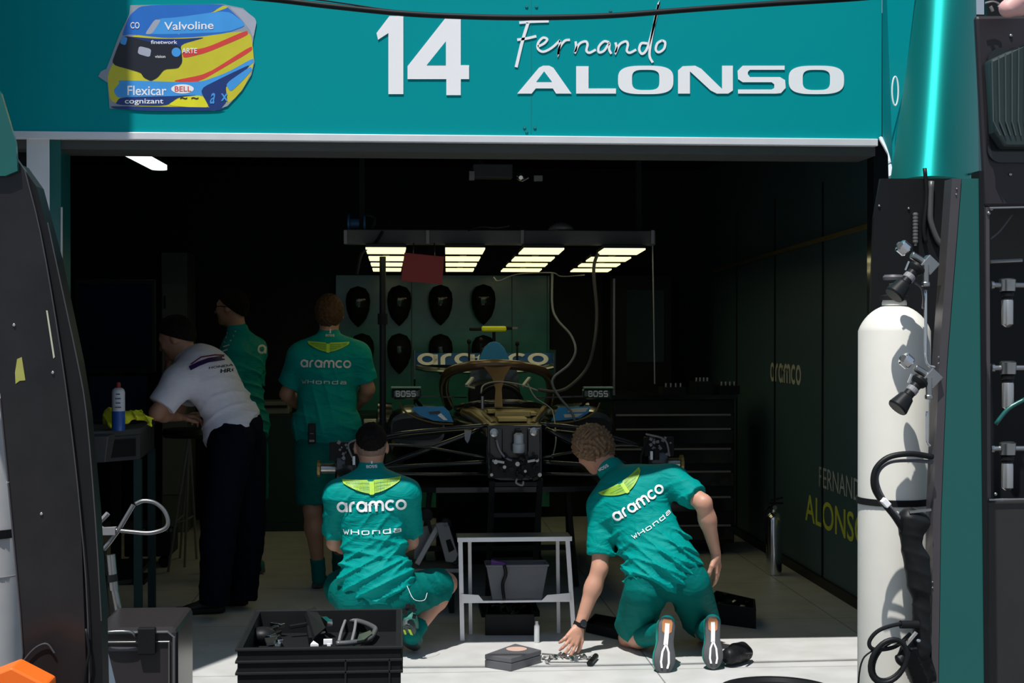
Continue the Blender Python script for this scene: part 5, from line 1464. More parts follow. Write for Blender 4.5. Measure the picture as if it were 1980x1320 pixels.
mb.tube(PS([(1770, 475), (1770, 415)], 5.606), .006).one('ribbed_tube', mat('ribbed_grey', (.16, .16, .15), .4, .3), 'ribbed grey tube rising behind the upper pressure regulator', 'tube')
MB().tube(PS([(1801, 350), (1799, 400), (1800, 430), (1812, 462), (1822, 475)], 5.605), .011, 8, smooth=4).one('grey_pipe', mat('dull_pipe', (.10, .10, .10), .4, .3), 'dull grey pipe bending beside the leaning post, under the fairing', 'pipe', smooth=True)
MB().tube(PS([(1788, 325), (1792, 380), (1786, 440), (1790, 470)], 5.608), .008, 8, smooth=4).one('black_hose', 'black', 'black hose dropping from the fairing behind the ribbed tube', 'hose', smooth=True)

# hoses and harness at the post
MB().tube(PS([(1803, 883, 4.95), (1760, 877, 4.93), (1718, 884, 4.93), (1693, 907, 4.93), (1689, 938, 4.93), (1702, 965, 4.94), (1730, 1000, 4.95), (1752, 1040, 4.98), (1760, 1085, 5.0)], 5), .0095, 8, smooth=6).one('black_hose', 'black', 'thick black hose looping across the strap of the cream gas bottle', 'hose', smooth=True)
MB().tube(PS([(1803, 893, 4.96), (1762, 890, 4.95), (1722, 893, 4.95), (1700, 910, 4.95), (1697, 935, 4.95), (1712, 968, 4.96), (1742, 1005, 4.97), (1766, 1050, 4.99)], 5), .006, 8, smooth=6).one('braided_hose', 'grey', 'thin braided hose following inside the black hose loop on the cream bottle', 'hose', smooth=True)
MB().bar(P(1706, 965, 4.925), P(1718, 978, 4.925), .026, .02).one('white_clip', 'white', 'white clip around the hoses just below the bottle strap', 'clip', bevel=.003)
v, f = sdf([Cone(P(1758, 1000, 4.98), P(1776, 1010, 4.98), .035, .038), Cone(P(1758, 1020, 4.98), P(1774, 1130, 4.98), .036, .034), Cone(P(1780, 1080, 4.98), P(1782, 1260, 4.98), .028, .030)], .006, .03, disp=lambda p: folds(p, 8, [(1, .2, .6), (.3, .1, 1)], 60., .003))
hb = thing('cable_bundle', 'dark bundle of cables and cloth hanging on the post beside the cream bottle', 'cable bundle', P(1780, 1060, 5.03)); np_obj('bundle', v, f, 'black', hb)
mb = MB()
for k in range(9): mb.bar(P(1776, 1100 + k * 11, 4.985), P(1790, 1096 + k * 11, 4.985), .005)
mb.build('tie', 'midgrey', hb)
MB().bar(P(1758, 990, 4.95), P(1800, 985, 4.95), .008).build('hook', 'steel', hb)
MB().tube(PS([(1775, 1207, 4.95), (1740, 1206, 4.94), (1700, 1218, 4.93), (1681, 1240, 4.93), (1690, 1255, 4.93), (1730, 1250, 4.94), (1760, 1225, 4.96)], 5), .007, 8, smooth=6).cyl(P(1741, 1207, 4.94), P(1775, 1207, 4.95), .013).one('plug_lead', 'black', 'black lead with thick plug curling in front of the lower gas bottle', 'cable', smooth=40)
MB().tube([P(1718 + 34 * math.cos(a) + (10 * math.sin(a)), 1278 - 42 * math.sin(a), 4.92) for a in [2 * math.pi * i / 28 for i in range(28)]], .0085, 8, True).tube([P(1722 + 30 * math.cos(a) + (14 * math.sin(a)), 1276 - 38 * math.sin(a), 4.94) for a in [2 * math.pi * i / 28 for i in range(28)]], .006, 8, True).one('coiled_cable', 'black', 'black coiled cable hanging in front of the foot of the cream gas bottle', 'cable', smooth=True)
MB().tube(PS([(1690, 1255, 4.93), (1668, 1275, 4.93), (1660, 1320, 4.93), (1662, 1380, 4.93)], 5), .003, 8, smooth=5).one('thin_cable', 'black', 'thin black cable running down the left edge of the cream gas bottle', 'cable', smooth=True)
v, f = sdf([Cone(P(1765, 1260, 5.0), P(1785, 1300, 5.03), .045, .05), Cone(P(1750, 1262, 4.95), P(1742, 1275, 4.94), .022, .02)], .006, .02, disp=lambda p: folds(p, 9, [(1, .2, .6)], 100., .006))
cb_ = thing('black_connector', 'black plug block with pale clip at the bottom beside the post', 'connector', P(1770, 1290, 5.0)); np_obj('block', v, f, 'black', cb_)
MB().bar(P(1750, 1248, 4.93), P(1772, 1222, 4.93), .012, .008).ell(P(1776, 1238, 4.92), (.008, .006, .006)).build('clip', 'chrome', cb_)

# equipment rack at the far right
rk = thing('equipment_rack', 'dark equipment rack at the right edge with ribbed vent and lower door', 'rack', P(1980, 1560, 5.4))
Yr = 5.3
MB().prism(PS([(1908, -300), (2250, -300), (2250, 1500), (1912, 1500)], Yr + .35), (0, .03, 0)).build('back_plate', 'black', rk)
MB().prism(PS([(1886, 30), (2250, 26), (2250, 400), (1905, 400)], Yr), (0, .03, 0)).build('upper_housing', mat('housing_black', (.022, .018, .022), .4), rk, bevel=.012)
MB().prism(PS([(1908, 968), (2250, 964), (2250, 1560), (1910, 1560)], Yr), (0, .03, 0)).build('lower_door', mat('door_dark', (.025, .025, .024), .35, var=.3, scale=6), rk, bevel=.006)
MB().prism(PS([(1906, 400), (1913, 400), (1916, 968), (1909, 968)], Yr), (0, .03, 0)).build('side_rail', em, rk)
MB().tube(PS([(1913, 402), (2010, 400)], Yr - .01), .004).tube(PS([(1912, 966), (2010, 964)], Yr - .01), .004).tube(PS([(1916, 506), (1976, 503)], Yr + .2), .008).build('edge_rod', 'steel', rk)
def rro(x0, y0, x1, y1, r_, n=6):
    pl = []
    for cx, cy, a0 in ((x1 - r_, y0 + r_, -90), (x1 - r_, y1 - r_, 0), (x0 + r_, y1 - r_, 90), (x0 + r_, y0 + r_, 180)):
        pl += [(cx + r_ * math.cos(R(a0 + 90 * i / n)), cy + r_ * math.sin(R(a0 + 90 * i / n))) for i in range(n + 1)]
    return pl
vt = MB().prism(PS(rro(1910, 92, 2120, 314, 26), Yr - .012), (0, .012, 0)).build('vent_frame', 'blackgloss', rk)
MB().prism(PS([(1916, 115), (1985, 82), (2100, 82), (2100, 285), (1945, 285), (1925, 255)], Yr - .08), (0, .07, 0)).build('vent_box', mat('vent_dark', (.02, .035, .035), .4), vt, bevel=.01)
mb = MB()
for k in range(6): mb.tube(PS([(1918 + k * 13, 116 - k * 6), (1921 + k * 12, 235), (1934 + k * 10, 262)], Yr - .085), .0028)
mb.build('vent_rib', mat('rib_grey', (.06, .08, .085), .4), vt)
mb = MB()
for px, py in ((1955, 69), (1954, 337), (1917, 404), (1912, 412), (1925, 955)): mb.ell(P(px, py, Yr - .004), (.006, .004, .006))
mb.build('screw', 'steel', rk)
def fltr(label, px, py, sc_=1.):
    c = P(px, py, 5.42); r_ = thing('filter_unit', label, 'filter', c)
    MB().lathe([(.020, 0), (.028, .004), (.030, .045), (.022, .05)], c - V((0, 0, .005)), (0, 0, 1), 22).build('head', 'steel', r_, smooth=35)
    MB().lathe([(.021, 0), (.021, .008), (.024, .010), (.024, .024), (.020, .026)], c - V((0, 0, .03)), (0, 0, 1), 22).build('collar', 'black', r_, smooth=35)
    MB().lathe([(.004, -.012), (.012, -.008), (.021, 0), (.021, .085), (.018, .09)], c - V((0, 0, .12)), (0, 0, 1), 22).build('bowl', mat('dull_alu', (.50, .49, .48), .3, .8), r_, smooth=35)
    MB().cyl(c + V((-.055, 0, .02)), c + V((-.02, 0, .02)), .010).lathe([(.008, 0), (.016, .002), (.016, .012), (.008, .014)], c + V((-.05, 0, .02)), (-1, 0, 0), 8).cyl(c + V((.02, 0, .02)), c + V((.06, 0, .02)), .010).build('port', 'steel', r_)
    return r_
fltr('uppermost steel filter unit in the rack at the right edge', 1948, 562); fltr('middle steel filter unit in the rack at the right edge', 1949, 722); fltr('lowest steel filter unit in the rack, just above the lower door', 1948, 878)
MB().tube(PS([(1925, 820, 5.4), (1950, 790, 5.4), (1985, 770, 5.4)], 5), .008, smooth=4).one('teal_hose', 'teal_dark', 'teal hose bending between the middle and lowest filter units', 'hose', smooth=True)
MB().tube(PS([(1916, 462), (1935, 445), (1958, 415)], 5.45), .003, smooth=4).one('rack_wire', 'grey', 'thin grey wire at the top of the open rack', 'wire', smooth=True)
v, f = sdf([Cone(P(1948, 16, 5.2), P(1985, -8, 5.2), .03, .04), Cone(P(1948, 22, 5.2), P(1975, 20, 5.2), .012, .02)], .006, .02)
pk = thing('pink_cap', 'pale pink cap on top of the rack at the upper right corner', 'cap', P(1965, 20, 5.2)); np_obj('cap', v, f, mat('pale_pink', (.80, .45, .42), .5), pk)
MB().tube(PS([(1905, 6), (1920, 3), (1932, 8), (1930, 14)], 5.25), .004, smooth=3).tube(PS([(1915, 12), (1920, 22)], 5.25), .006).one('wire_connector', 'steel', 'small wire connector beside the pink cap on the rack', 'connector')

# ================================================================ LEFT FOREGROUND
Yl = 4.75
lp = thing('leaning_cabinet', 'glossy black leaning cabinet side filling the left edge of the photo', 'panel', P(60, 1560, Yl))
MB().prism(PS([(-220, 180), (-5, 180), (20, 290), (48, 330), (78, 450), (108, 620), (134, 800), (156, 1000), (176, 1560), (40, 1560), (44, 1262), (22, 1000), (0, 760), (-120, 560)], Yl), (0, .03, 0)).build('panel_face', mat('scuffed_black', (.016, .015, .016), .25, var=.7, spec=.4, scale=5, bump=.05, bscale=6), lp)
MB().prism(PS([(40, 318), (70, 360), (108, 500), (150, 700), (166, 800), (184, 1000), (196, 1200), (204, 1560), (176, 1560), (168, 1200), (156, 1000), (134, 800), (108, 620), (78, 450), (48, 330)], Yl + .012), (0, .10, 0)).build('side_rail', 'black', lp)
MB().tube(PS([(48, 330), (78, 450), (108, 620), (134, 800), (156, 1000), (170, 1200), (176, 1560)], Yl - .003), .0022, 6, smooth=3).tube(PS([(92, 430), (120, 560), (150, 700), (167, 800), (184, 1000), (196, 1200)], Yl + .01), .0022, 6, smooth=3).tube(PS([(0, 770), (22, 1000), (44, 1262), (30, 1290), (0, 1300)], Yl - .003), .003, 6, smooth=3).build('edge_trim', em, lp)
MB().prism(PS([(-60, 100), (2, 180), (30, 275), (34, 330), (10, 340), (-100, 340)], Yl - .02), (0, .02, 0)).build('upper_corner', 'teal_dark', lp)
mb = MB()
for px, py in ((27, 628), (80, 993), (15, 932), (102, 720)): mb.ell(P(px, py, Yl - .002), (.005, .004, .005))
mb.build('screw', 'chrome', lp)
MB().prism(PS([(33, 694), (42, 690), (49, 735), (38, 736), (30, 742), (29, 720)], Yl - .0015), (0, .0012, 0)).build('tape_patch', mat('olive_tape', (.36, .36, .08), .7), lp)
MB().prism(PS([(89, 600), (92, 600), (106, 690), (103, 693)], Yl - .0015), (0, .0012, 0)).build('tape_patch', mat('cream_tape', (.5, .5, .38), .6), lp)
MB().tube(PS([(40, 1285), (58, 1262), (75, 1248), (92, 1245), (105, 1262)], Yl - .01), .003, smooth=4).build('wire', em, lp)
lb_ = P(-28, 900, 5.25)
lb = thing('gas_bottle', 'pale grey gas bottle at the left edge, mostly hidden by the leaning black cabinet', 'gas bottle', (lb_.x, 5.25, 0))
MB().lathe([(.10, 0), (.118, .02), (.118, 1.28), (.11, 1.34), (.08, 1.41), (.04, 1.45), (.03, 1.48)], (lb_.x, 5.25, 0), (0, 0, 1), 40).build('bottle_body', mat('pale_grey_paint', (.50, .50, .50), .45), lb, smooth=40)
MB().lathe([(.119, -.014), (.124, -.014), (.124, .014), (.119, .014)], (lb_.x, 5.25, P(0, 1030, 5.2).z), (0, 0, 1), 40).build('strap', 'blackmatt', lb)
MB().lathe([(.119, -.002), (.1205, -.002), (.1205, .002), (.119, .002)], (lb_.x, 5.25, P(0, 1113, 5.2).z), (0, 0, 1), 40).build('seam', 'midgrey', lb)
ob = thing('orange_case', 'bright orange case corner at the bottom left of the photo', 'case', P(20, 1400, 4.4))
MB().prism(PS([(-80, 1330), (22, 1290), (90, 1325), (95, 1500), (-80, 1500)], 4.4), (0, .12, 0)).build('case', 'orange', ob, bevel=.006)
MB().prism(PS([(-60, 1360), (20, 1340), (70, 1362), (70, 1450), (-60, 1450)], 4.395), (0, .005, 0)).build('lid_panel', 'orange', ob, bevel=.002)

# chrome frame with loop, black flight case
lf = thing('chrome_stand', 'chrome stand with a bent loop handle left of the black flight case', 'stand', P(215, 1320, 6.3))
Yc = 6.42
MB().tube(PS([(218, 1024), (255, 1028), (290, 1030), (318, 1022), (325, 1008), (318, 988), (300, 972), (278, 968), (262, 974)], Yc), .0085, 10, smooth=6).build('loop_handle', mat('grey_tube_metal', (.26, .26, .26), .35, .8), lf, smooth=True)
MB().tube(PS([(258, 976), (232, 1020), (212, 1048), (200, 1062)], Yc), .0095, 10).build('arm', MATS['grey_tube_metal'], lf, smooth=40)
MB().tube(PS([(209, 992), (190, 1012), (200, 1024), (218, 1024)], Yc), .010, 8).box(P(205, 1026, Yc), (.08, .04, .03)).build('clamp', 'midgrey', lf)
MB().cyl(P(214, 1072, Yc), P(220, 1140, Yc), .019, seg=16).cyl(P(219, 1130, Yc), P(232, 1198, Yc), .016, seg=16).build('column', 'steel', lf, smooth=40)
MB().cyl(P(216, 1110, Yc), P(218, 1124, Yc), .022).box(P(195, 1085, Yc + .02), (.04, .05, .14)).bar(P(193, 1060, Yc), P(205, 1190, Yc), .03).build('bracket', 'black', lf)
MB().tube(PS([(155, 1060), (175, 1072), (198, 1066)], Yc - .05), .003, smooth=3).tube(PS([(158, 1072), (176, 1080), (198, 1072)], Yc - .05), .003, smooth=3).build('wire', 'steel', lf)
a = P(205, 1190, Yc)
MB().bar(a, (a.x, Yc, 0.0), .035).bar((a.x, Yc - .02, .015), (a.x, Yc + .35, .015), .04, .03).build('foot', 'black', lf)
MB().bar(P(190, 1212, 5.75), P(222, 1345, 5.65), .022, .014).build('slanting_leg', 'steel', lf)
fc = thing('flight_case', 'black hard flight case with handle and metal edges at the lower left', 'case', (P(265, 1400, 5.9).x, 6.0, 0))
fa, fb = P(182, 1300, 5.9), P(343, 1213, 5.9)
MB().box2((fa.x, 5.9, 0.01), (fb.x, 6.35, fb.z)).build('shell', mat('case_black', (.030, .026, .027), .3), fc, bevel=.02)
c1 = P(335, 1300, 5.88).x; zt2 = fb.z
MB().tube([(fb.x - .012, 5.893, .02), (fb.x - .012, 5.893, zt2 - .035), (fb.x - .035, 5.893, zt2 - .015), (fa.x, 5.893, zt2 - .015)], .006, smooth=0).tube([(fb.x - .03, 5.893, .02), (fb.x - .03, 5.893, zt2 - .05), (fa.x, 5.893, zt2 - .05)], .004).build('metal_edge', mat('case_edge', (.20, .20, .20), .35, .7), fc)
hx = P(283, 1230, 5.87).x
MB().box((hx, 5.885, zt2 - .045), (.065, .03, .10)).build('latch', 'black', fc, bevel=.004); MB().tube([P(200, 1228, 5.88), P(206, 1222, 5.86), P(250, 1221, 5.86), P(262, 1229, 5.88)], .006, smooth=3).build('handle', 'steel', fc, smooth=True)
MB().prism(PS([(186, 1250), (296, 1252), (296, 1258), (190, 1259)], 5.892), (0, .006, 0)).build('rib', 'grey', fc)
MB().tube(PS([(158, 1340, 4.74), (166, 1290, 4.74), (172, 1260, 4.74), (166, 1215, 4.745)], 5), .004, smooth=4).one('thin_cable', 'black', 'thin black cable hanging between the leaning black cabinet and flight case', 'cable', smooth=True)

# ---------------------------------------------------------------- the work bench at the left
ZD = 1.08
dk = thing('work_bench', 'grey topped work bench at the left where the white shirted man leans', 'bench', (P(220, 900, 8.2).x, 8.2, 0))
A, B, C_, D_ = P(100, 830, 7.75), P(272, 830, 8.15), P(300, 830, 8.92), P(110, 830, 8.92)
for q_ in (A, B, C_, D_): q_.z = ZD
MB().prism([A, B, C_, D_], (0, 0, -.03)).build('bench_top', mat('bench_grey', (.05, .055, .06), .45), dk, bevel=.004)
ctr = (A + B + C_ + D_) / 4
ins = [ctr + (q_ - ctr) * .985 - V((0, 0, .03)) for q_ in (A, B, C_, D_)]
MB().prism(ins, (0, 0, -.13)).build('drawer_box', mat('bench_side', (.04, .042, .048), .5), dk, bevel=.004)
for nm_, q_ in enumerate((A, B, C_, D_)):
    c = ctr + (q_ - ctr) * .93; MB().box2((c.x - .02, c.y - .02, 0), (c.x + .02, c.y + .02, ZD - .16)).build('leg', mat('leg_dark_teal', (.003, .030, .028), .5), dk)
mb = MB().prism([ctr + (q_ - ctr) * .9 + V((0, 0, -ZD + .3)) for q_ in (A, B, C_, D_)], (0, 0, -.02)); mb.build('lower_shelf', 'black', dk)
MB().prism([ins[0].lerp(ins[1], .5) + V((0, -.008, -.02)), ins[0].lerp(ins[1], .95) + V((0, -.008, -.02)), ins[0].lerp(ins[1], .95) + V((0, -.008, -.11)), ins[0].lerp(ins[1], .5) + V((0, -.008, -.11))], (0, .008, 0)).build('drawer_front', 'black', dk)
sc0 = P(229, 822, 7.98); sc0.z = ZD
cn = thing('spray_can', 'white and blue spray can with red cap on the bench', 'spray can', sc0)
MB().lathe([(.030, 0), (.033, .004), (.033, .10), (.0328, .10)], sc0, (0, 0, 1), 24).build('lower_body', mat('can_blue', (.02, .09, .40), .35), cn, smooth=40)
MB().lathe([(.0325, .10), (.033, .1), (.033, .195), (.028, .21), (.016, .218)], sc0, (0, 0, 1), 24).build('upper_body', mat('can_white', (.66, .68, .74), .35), cn, smooth=40)
MB().lathe([(.012, .216), (.012, .235), (.008, .245)], sc0, (0, 0, 1), 16).build('cap', 'red', cn, smooth=40)
mb = MB()
for k, wd_ in enumerate((.03, .024, .028, .02)): mb.box(sc0 + V((.004, -.0335, .12 + k * .022)), (wd_, .003, .005))
mb.build('label_print', mat('can_print', (.08, .09, .16), .5), cn)
def rag(p):
    return folds(p, 21, [(1, .3, .6), (.2, .6, 1)], 75., .016)
v, f = sdf([Cone(P(212, 812, 8.1), P(240, 808, 8.1), .035, .03), Cone(P(240, 806, 8.1), P(268, 800, 8.1), .03, .022), Cone(P(262, 800, 8.05), P(290, 814, 8.0), .02, .018), Cone(P(208, 798, 8.12), P(214, 820, 8.05), .022, .02), Cone(P(215, 795, 8.12), P(206, 815, 8.1), .02, .015)], .005, .02, disp=rag, cuts=[((0, 0, ZD + .001), (0, 0, -1))])
rg = thing('yellow_cloth', 'bright yellow cloth crumpled on the bench around the spray can', 'cloth', (P(245, 820, 8.1).x, 8.1, ZD)); np_obj('cloth', v, f, mat('yellow_cloth', (.82, .84, .03), .8, bump=.1), rg)
bn = thing('bench_bin', 'dark grey bin hooked on the front of the bench', 'bin', P(190, 870, 7.72))
b0, b1 = P(163, 840, 7.66).x, P(216, 840, 7.66).x
MB().loft([rr(b0 + .02, b1 - .02, 7.60, 7.74, P(190, 893, 7.62).z), rr(b0, b1, 7.57, 7.77, P(190, 842, 7.62).z), rr(b0 + .008, b1 - .008, 7.578, 7.732, P(190, 842, 7.62).z), rr(b0 + .026, b1 - .026, 7.606, 7.714, P(190, 888, 7.62).z)]).build('bin', mat('bin_grey', (.045, .048, .055), .5), bn, bevel=.004)
lt = thing('laptop', 'dark laptop open on the bench behind the spray can', 'laptop', (P(220, 800, 8.7).x, 8.7, ZD))
a, b = P(160, 800, 8.7).x, P(275, 800, 8.7).x
MB().box2((a, 8.55, ZD), (b, 8.78, ZD + .02)).build('keyboard', 'black', lt, bevel=.003)
MB().prism([(a, 8.78, ZD + .02), (b, 8.78, ZD + .02), (b, 8.88, ZD + .25), (a, 8.88, ZD + .25)], (0, .012, 0)).build('screen', mat('screen_dark', (.015, .02, .035), .15), lt, bevel=.003)
mg = thing('bench_bottle', 'small pale bottle standing at the left end of the bench', 'bottle', (P(149, 800, 7.95).x, 7.95, ZD))
MB().lathe([(.018, 0), (.020, .003), (.020, .13), (.008, .15), (.008, .165)], (P(149, 800, 7.95).x, 7.95, ZD), (0, 0, 1), 18).build('bottle', mat('bottle_grey', (.35, .36, .34), .4), mg, smooth=40)
MB().cyl((P(149, 800, 7.95).x, 7.95, ZD + .16), (P(149, 800, 7.95).x, 7.95, ZD + .185), .011).build('cap', 'hubgold', mg)
sl_ = thing('tall_stool', 'tall thin legged metal stool between the bench and the bending man', 'stool', G(345, 1120))
g1, g2, g3, g4 = G(325, 1105), G(357, 1096), G(380, 1080), G(348, 1078)
sc_c = P(366, 838, 9.35)
for gq in (g1, g2, g3, g4): MB().tube([sc_c + (gq - sc_c) * .02, gq], .008, 8).build('leg', 'midgrey', sl_)
MB().lathe([(.02, -.02), (.15, -.02), (.16, 0), (.15, .03), (.02, .035)], sc_c, (0, 0, 1), 28).build('seat', 'black', sl_, smooth=40)
t1 = [sc_c.lerp(gq, .62) for gq in (g1, g2, g3, g4)]; MB().tube(t1, .006, 6, True).build('foot_ring', 'midgrey', sl_)
sb = thing('wall_screen', 'large dark screen on the left above the bench', 'screen', P(230, 600, 9.9))
MB().box2(P(145, 720, 9.9), P(300, 540, 9.9) + V((0, .05, 0))).build('bezel', 'black', sb, bevel=.005)
MB().box2(P(152, 712, 9.893), P(293, 548, 9.893) + V((0, .006, 0))).build('glass', mat('screen_blue', (.006, .012, .03), .15), sb)
a = P(222, 720, 9.92); MB().box2((a.x - .03, 9.93, 0), (a.x + .03, 9.97, a.z + .1)).box2((a.x - .2, 9.8, 0), (a.x + .2, 10.1, .03)).build('stand', 'black', sb)
tc_ = thing('low_trolley', 'dark low trolley with small parts on the floor under the left bench', 'trolley', G(320, 1085))
a, b = P(240, 1068, 10.45), P(330, 1030, 10.45)
MB().box2((a.x, 10.45, .08), (b.x, 10.8, b.z)).build('body', 'black', tc_, bevel=.01)
mb = MB(); random.seed(9)
for i in range(10): mb.box((a.x + .03 + i * .03, 10.5, b.z + .012), (random.uniform(.008, .02),) * 2 + (.02,))
mb.build('parts', 'midgrey', tc_); MB().cyl((a.x + .05, 10.5, .04), (a.x + .05, 10.53, .04), .04).cyl((b.x - .05, 10.5, .04), (b.x - .05, 10.53, .04), .04).build('wheel', 'black', tc_)
bb = thing('bench_cabinet', 'dark green low cabinet along the back wall left of the car', 'cabinet', (-.4, 12.6, 0))
a, b = P(500, 980, 12.3), P(780, 800, 12.3)
MB().box2((a.x, 12.3, 0), (b.x, 12.85, b.z)).build('body', mat('cabinet_green', (.003, .03, .024), .4), bb, bevel=.006)
for k in range(3):
    x0 = a.x + (b.x - a.x) * k / 3
    MB().box2((x0 + .01, 12.285, .08), (x0 + (b.x - a.x) / 3 - .01, 12.3, b.z - .03)).build('door', mat('cabinet_green2', (.004, .035, .028), .35), bb)
pr = thing('grey_printer', 'pale grey flat machine on the cabinet between the two standing crew', 'machine', P(540, 805, 12.4))
MB().box2((P(505, 800, 12.4).x, 12.35, b.z), (P(560, 800, 12.4).x, 12.7, b.z + .10)).build('housing', mat('machine_grey', (.20, .21, .2), .5), pr, bevel=.006)
MB().box2((P(510, 800, 12.34).x, 12.34, b.z + .05), (P(555, 800, 12.34).x, 12.352, b.z + .07)).build('slot', 'black', pr)

# ================================================================ PEOPLE
def shirt_marks(root, bvh, c_emb, c_word, c_sub, c_col, xd, we, ww, ws, wm_='white', emb='emblem', d=(0, 1, 0), y=7.3, emb_line='emblemdark'):
    xd = V(xd).normalized(); yd = V(d).cross(xd); yd = -yd if yd.z < 0 else yd; yd.normalize()
    n_ = -V(d)
    sh = [c for c in root.children if c.name.startswith('shirt')][0]
    if c_emb:
        (v, f), (v2, f2_) = wings(we)
        e = place2d(v, f, P(*c_emb, y), xd, yd, emb, 'winged_emblem', sh, bvh, d, .008)
        place2d(v2, f2_, P(*c_emb, y), xd, yd, emb_line, 'feather_lines', sh, bvh, d, .0105)
    v, f, wd = glyph_run('aramco', g_round, .235, 1, .11, .06)
    k = ww / wd
    place2d([(p[0] * k - ww / 2, (p[1] - .5) * k) for p in v], f, P(*c_word, y), xd, yd, wm_, 'lettering', sh, bvh, d, .005)
    v, f, wd = glyph_run('Honda', g_tech, .17, 1.55, .35, .06)
    v2, f2_ = ribbons(stroke(dense([(0, 1.), (.35, .0), (.62, .55), (.9, .0), (1.25, 1.)], .1), .17), (v and [(p[0] + 1.75, p[1]) for p in v], f))
    wd += 1.75; k = ws / wd
    place2d([(p[0] * k - ws / 2, (p[1] - .5) * k) for p in v2], f2_, P(*c_sub, y), xd, yd, wm_, 'lettering', sh, bvh, d, .005)
    if c_col:
        a = P(*c_col, y)
        place2d(*stroke(dense([(0, .014), (0, .062)], .008), .008), a, xd, yd, wm_, 'collar_stripe', sh, bvh, d, .004)
        vv_, ff_, wd = glyph_run('BOSS', g_tech, .26, 1, .3, .2); k = .052 / wd
        place2d([(p[0] * k - .026, p[1] * .011 - .004) for p in vv_], ff_, a, xd, yd, wm_, 'collar_word', sh, bvh, d, .006)
UP = (0, 0, 1)
sole_grey = mat('sole_grey', (.07, .075, .08), .6); sole_teal = mat('shoe_teal', (.0, .30, .24), .6, var=.25, scale=30); so_or = mat('sole_orange', (.50, .20, .07), .6)
pat = [('sole_line', 'white', [(.12, 0), (.30, 0), (.50, .002)], .022 / 1), ('sole_line', 'white', [(.48, 0), (.62, .016), (.80, .020), (.90, .014)], .010), ('sole_line', 'white', [(.48, 0), (.62, -.016), (.80, -.020), (.90, -.014)], .010)]
# --- kneeling crewman on the right
J = dict(head=P(1147, 868, 7.86), neck=P(1192, 918, 7.72), lsh=P(1166, 980, 7.68), rsh=P(1298, 928, 7.58), lel=P(1160, 1098, 7.60), lwr=P(1120, 1212, 7.58),
         rel=P(1360, 972, 7.42), rwr=P(1384, 1070, 7.50), pel=P(1288, 1112, 7.44), lhip=P(1250, 1140, 7.44), rhip=P(1330, 1128, 7.44),
         lkn=P(1218, 1232, 7.74), rkn=P(1362, 1218, 7.80), lan=P(1282, 1222, 7.33), ran=P(1372, 1215, 7.33))
hd = (G(1088, 1268, .01) - J['lwr'])
pr_r, bvh, K = person('person', 'crewman in teal kit kneeling on the floor at right, reaching down to steel parts', 'person', (P(1288, 1112, 7.44).x, 7.5, 0), J,
    dict(up=(-.42, .22, .80), fw=(-.50, .72, -.42), hair=('hairbrown', .022, -.040, .012), leg=.80, seed=4, skin='skin', hup=(-.10, .05, 1), hemn=(.10, .30, -1), hem=-.10,
         bend=(.0, -.015, .015), folds=([(1, 0, .30), (.8, 0, .75), (.2, 0, 1)], 46., .024), lhand=(hd, (.55, -.75, .5), -1, .42), rhand=((.12, .15, -.7), (.8, -.5, .2), 1, .35), sleeve=.80, w=1.06, collar=.42))
shirt_marks(pr_r, bvh, (1213, 944), (1240, 976), (1264, 1015), (1183, 915), P(1290, 935, 7.4) - P(1190, 1000, 7.4), .235, .285, .23, y=7.4)
shL = shoe(pr_r, P(1291, 1192, 7.20), P(1284, 1303, 7.10), (0, 1, .05), sole_teal, sole_grey, pat, wid=1.25, extra=[('heel_patch', so_or, [(.05, -.020), (.10, -.027), (.26, -.024), (.30, -.010), (.14, -.010), (.14, .010), (.30, .010), (.26, .024), (.10, .027), (.05, .020)])])
shR = shoe(pr_r, P(1378, 1190, 7.22), P(1380, 1293, 7.14), (.05, 1, .05), sole_teal, sole_grey, pat, wid=1.25, extra=[('heel_patch', so_or, [(.05, -.020), (.10, -.027), (.26, -.024), (.30, -.010), (.14, -.010), (.14, .010), (.30, .010), (.26, .024), (.10, .027), (.05, .020)])])
v, f = sdf([Cone(J['lkn'].lerp(J['lan'], .45), J['lan'], .062, .045, .01, [(J['lkn'].lerp(J['lan'], .45), J['lkn'] - J['lan'])]), Cone(J['lan'], P(1290, 1205, 7.26), .045, .040, .02)], .007, .01); np_obj('sock', v, f, 'shorts', pr_r)
v, f = sdf([Cone(J['rkn'].lerp(J['ran'], .45), J['ran'], .062, .045, .01, [(J['rkn'].lerp(J['ran'], .45), J['rkn'] - J['ran'])]), Cone(J['ran'], P(1378, 1203, 7.28), .045, .040, .02)], .007, .01); np_obj('sock', v, f, 'shorts', pr_r)
wd_ = (J['lwr'] - J['lel']).normalized(); wc = J['lwr'] - wd_ * .012
MB().lathe([(.029, -.012), (.034, -.010), (.034, .010), (.029, .012)], wc, wd_, 24).build('watch', 'blackmatt', pr_r, smooth=35)
MB().lathe([(.018, 0), (.019, .006), (.014, .009)], wc + V((.012, -.030, .012)), V((.4, -1, .3)), 18).build('watch_dial', 'blackgloss', pr_r)
sh = [c for c in pr_r.children if c.name.startswith('shirt')][0]
for k in range(9):
    o_, x_ = P(1145, 1016 + k * 9, 7.3), V((1, 0, 0))
    place2d(*stroke([(-.006, 0), (.006, 0)], .008), o_, x_, V((0, 0, 1)), 'white', 'sleeve_mark', sh, bvh, (0, 1, 0), .004)

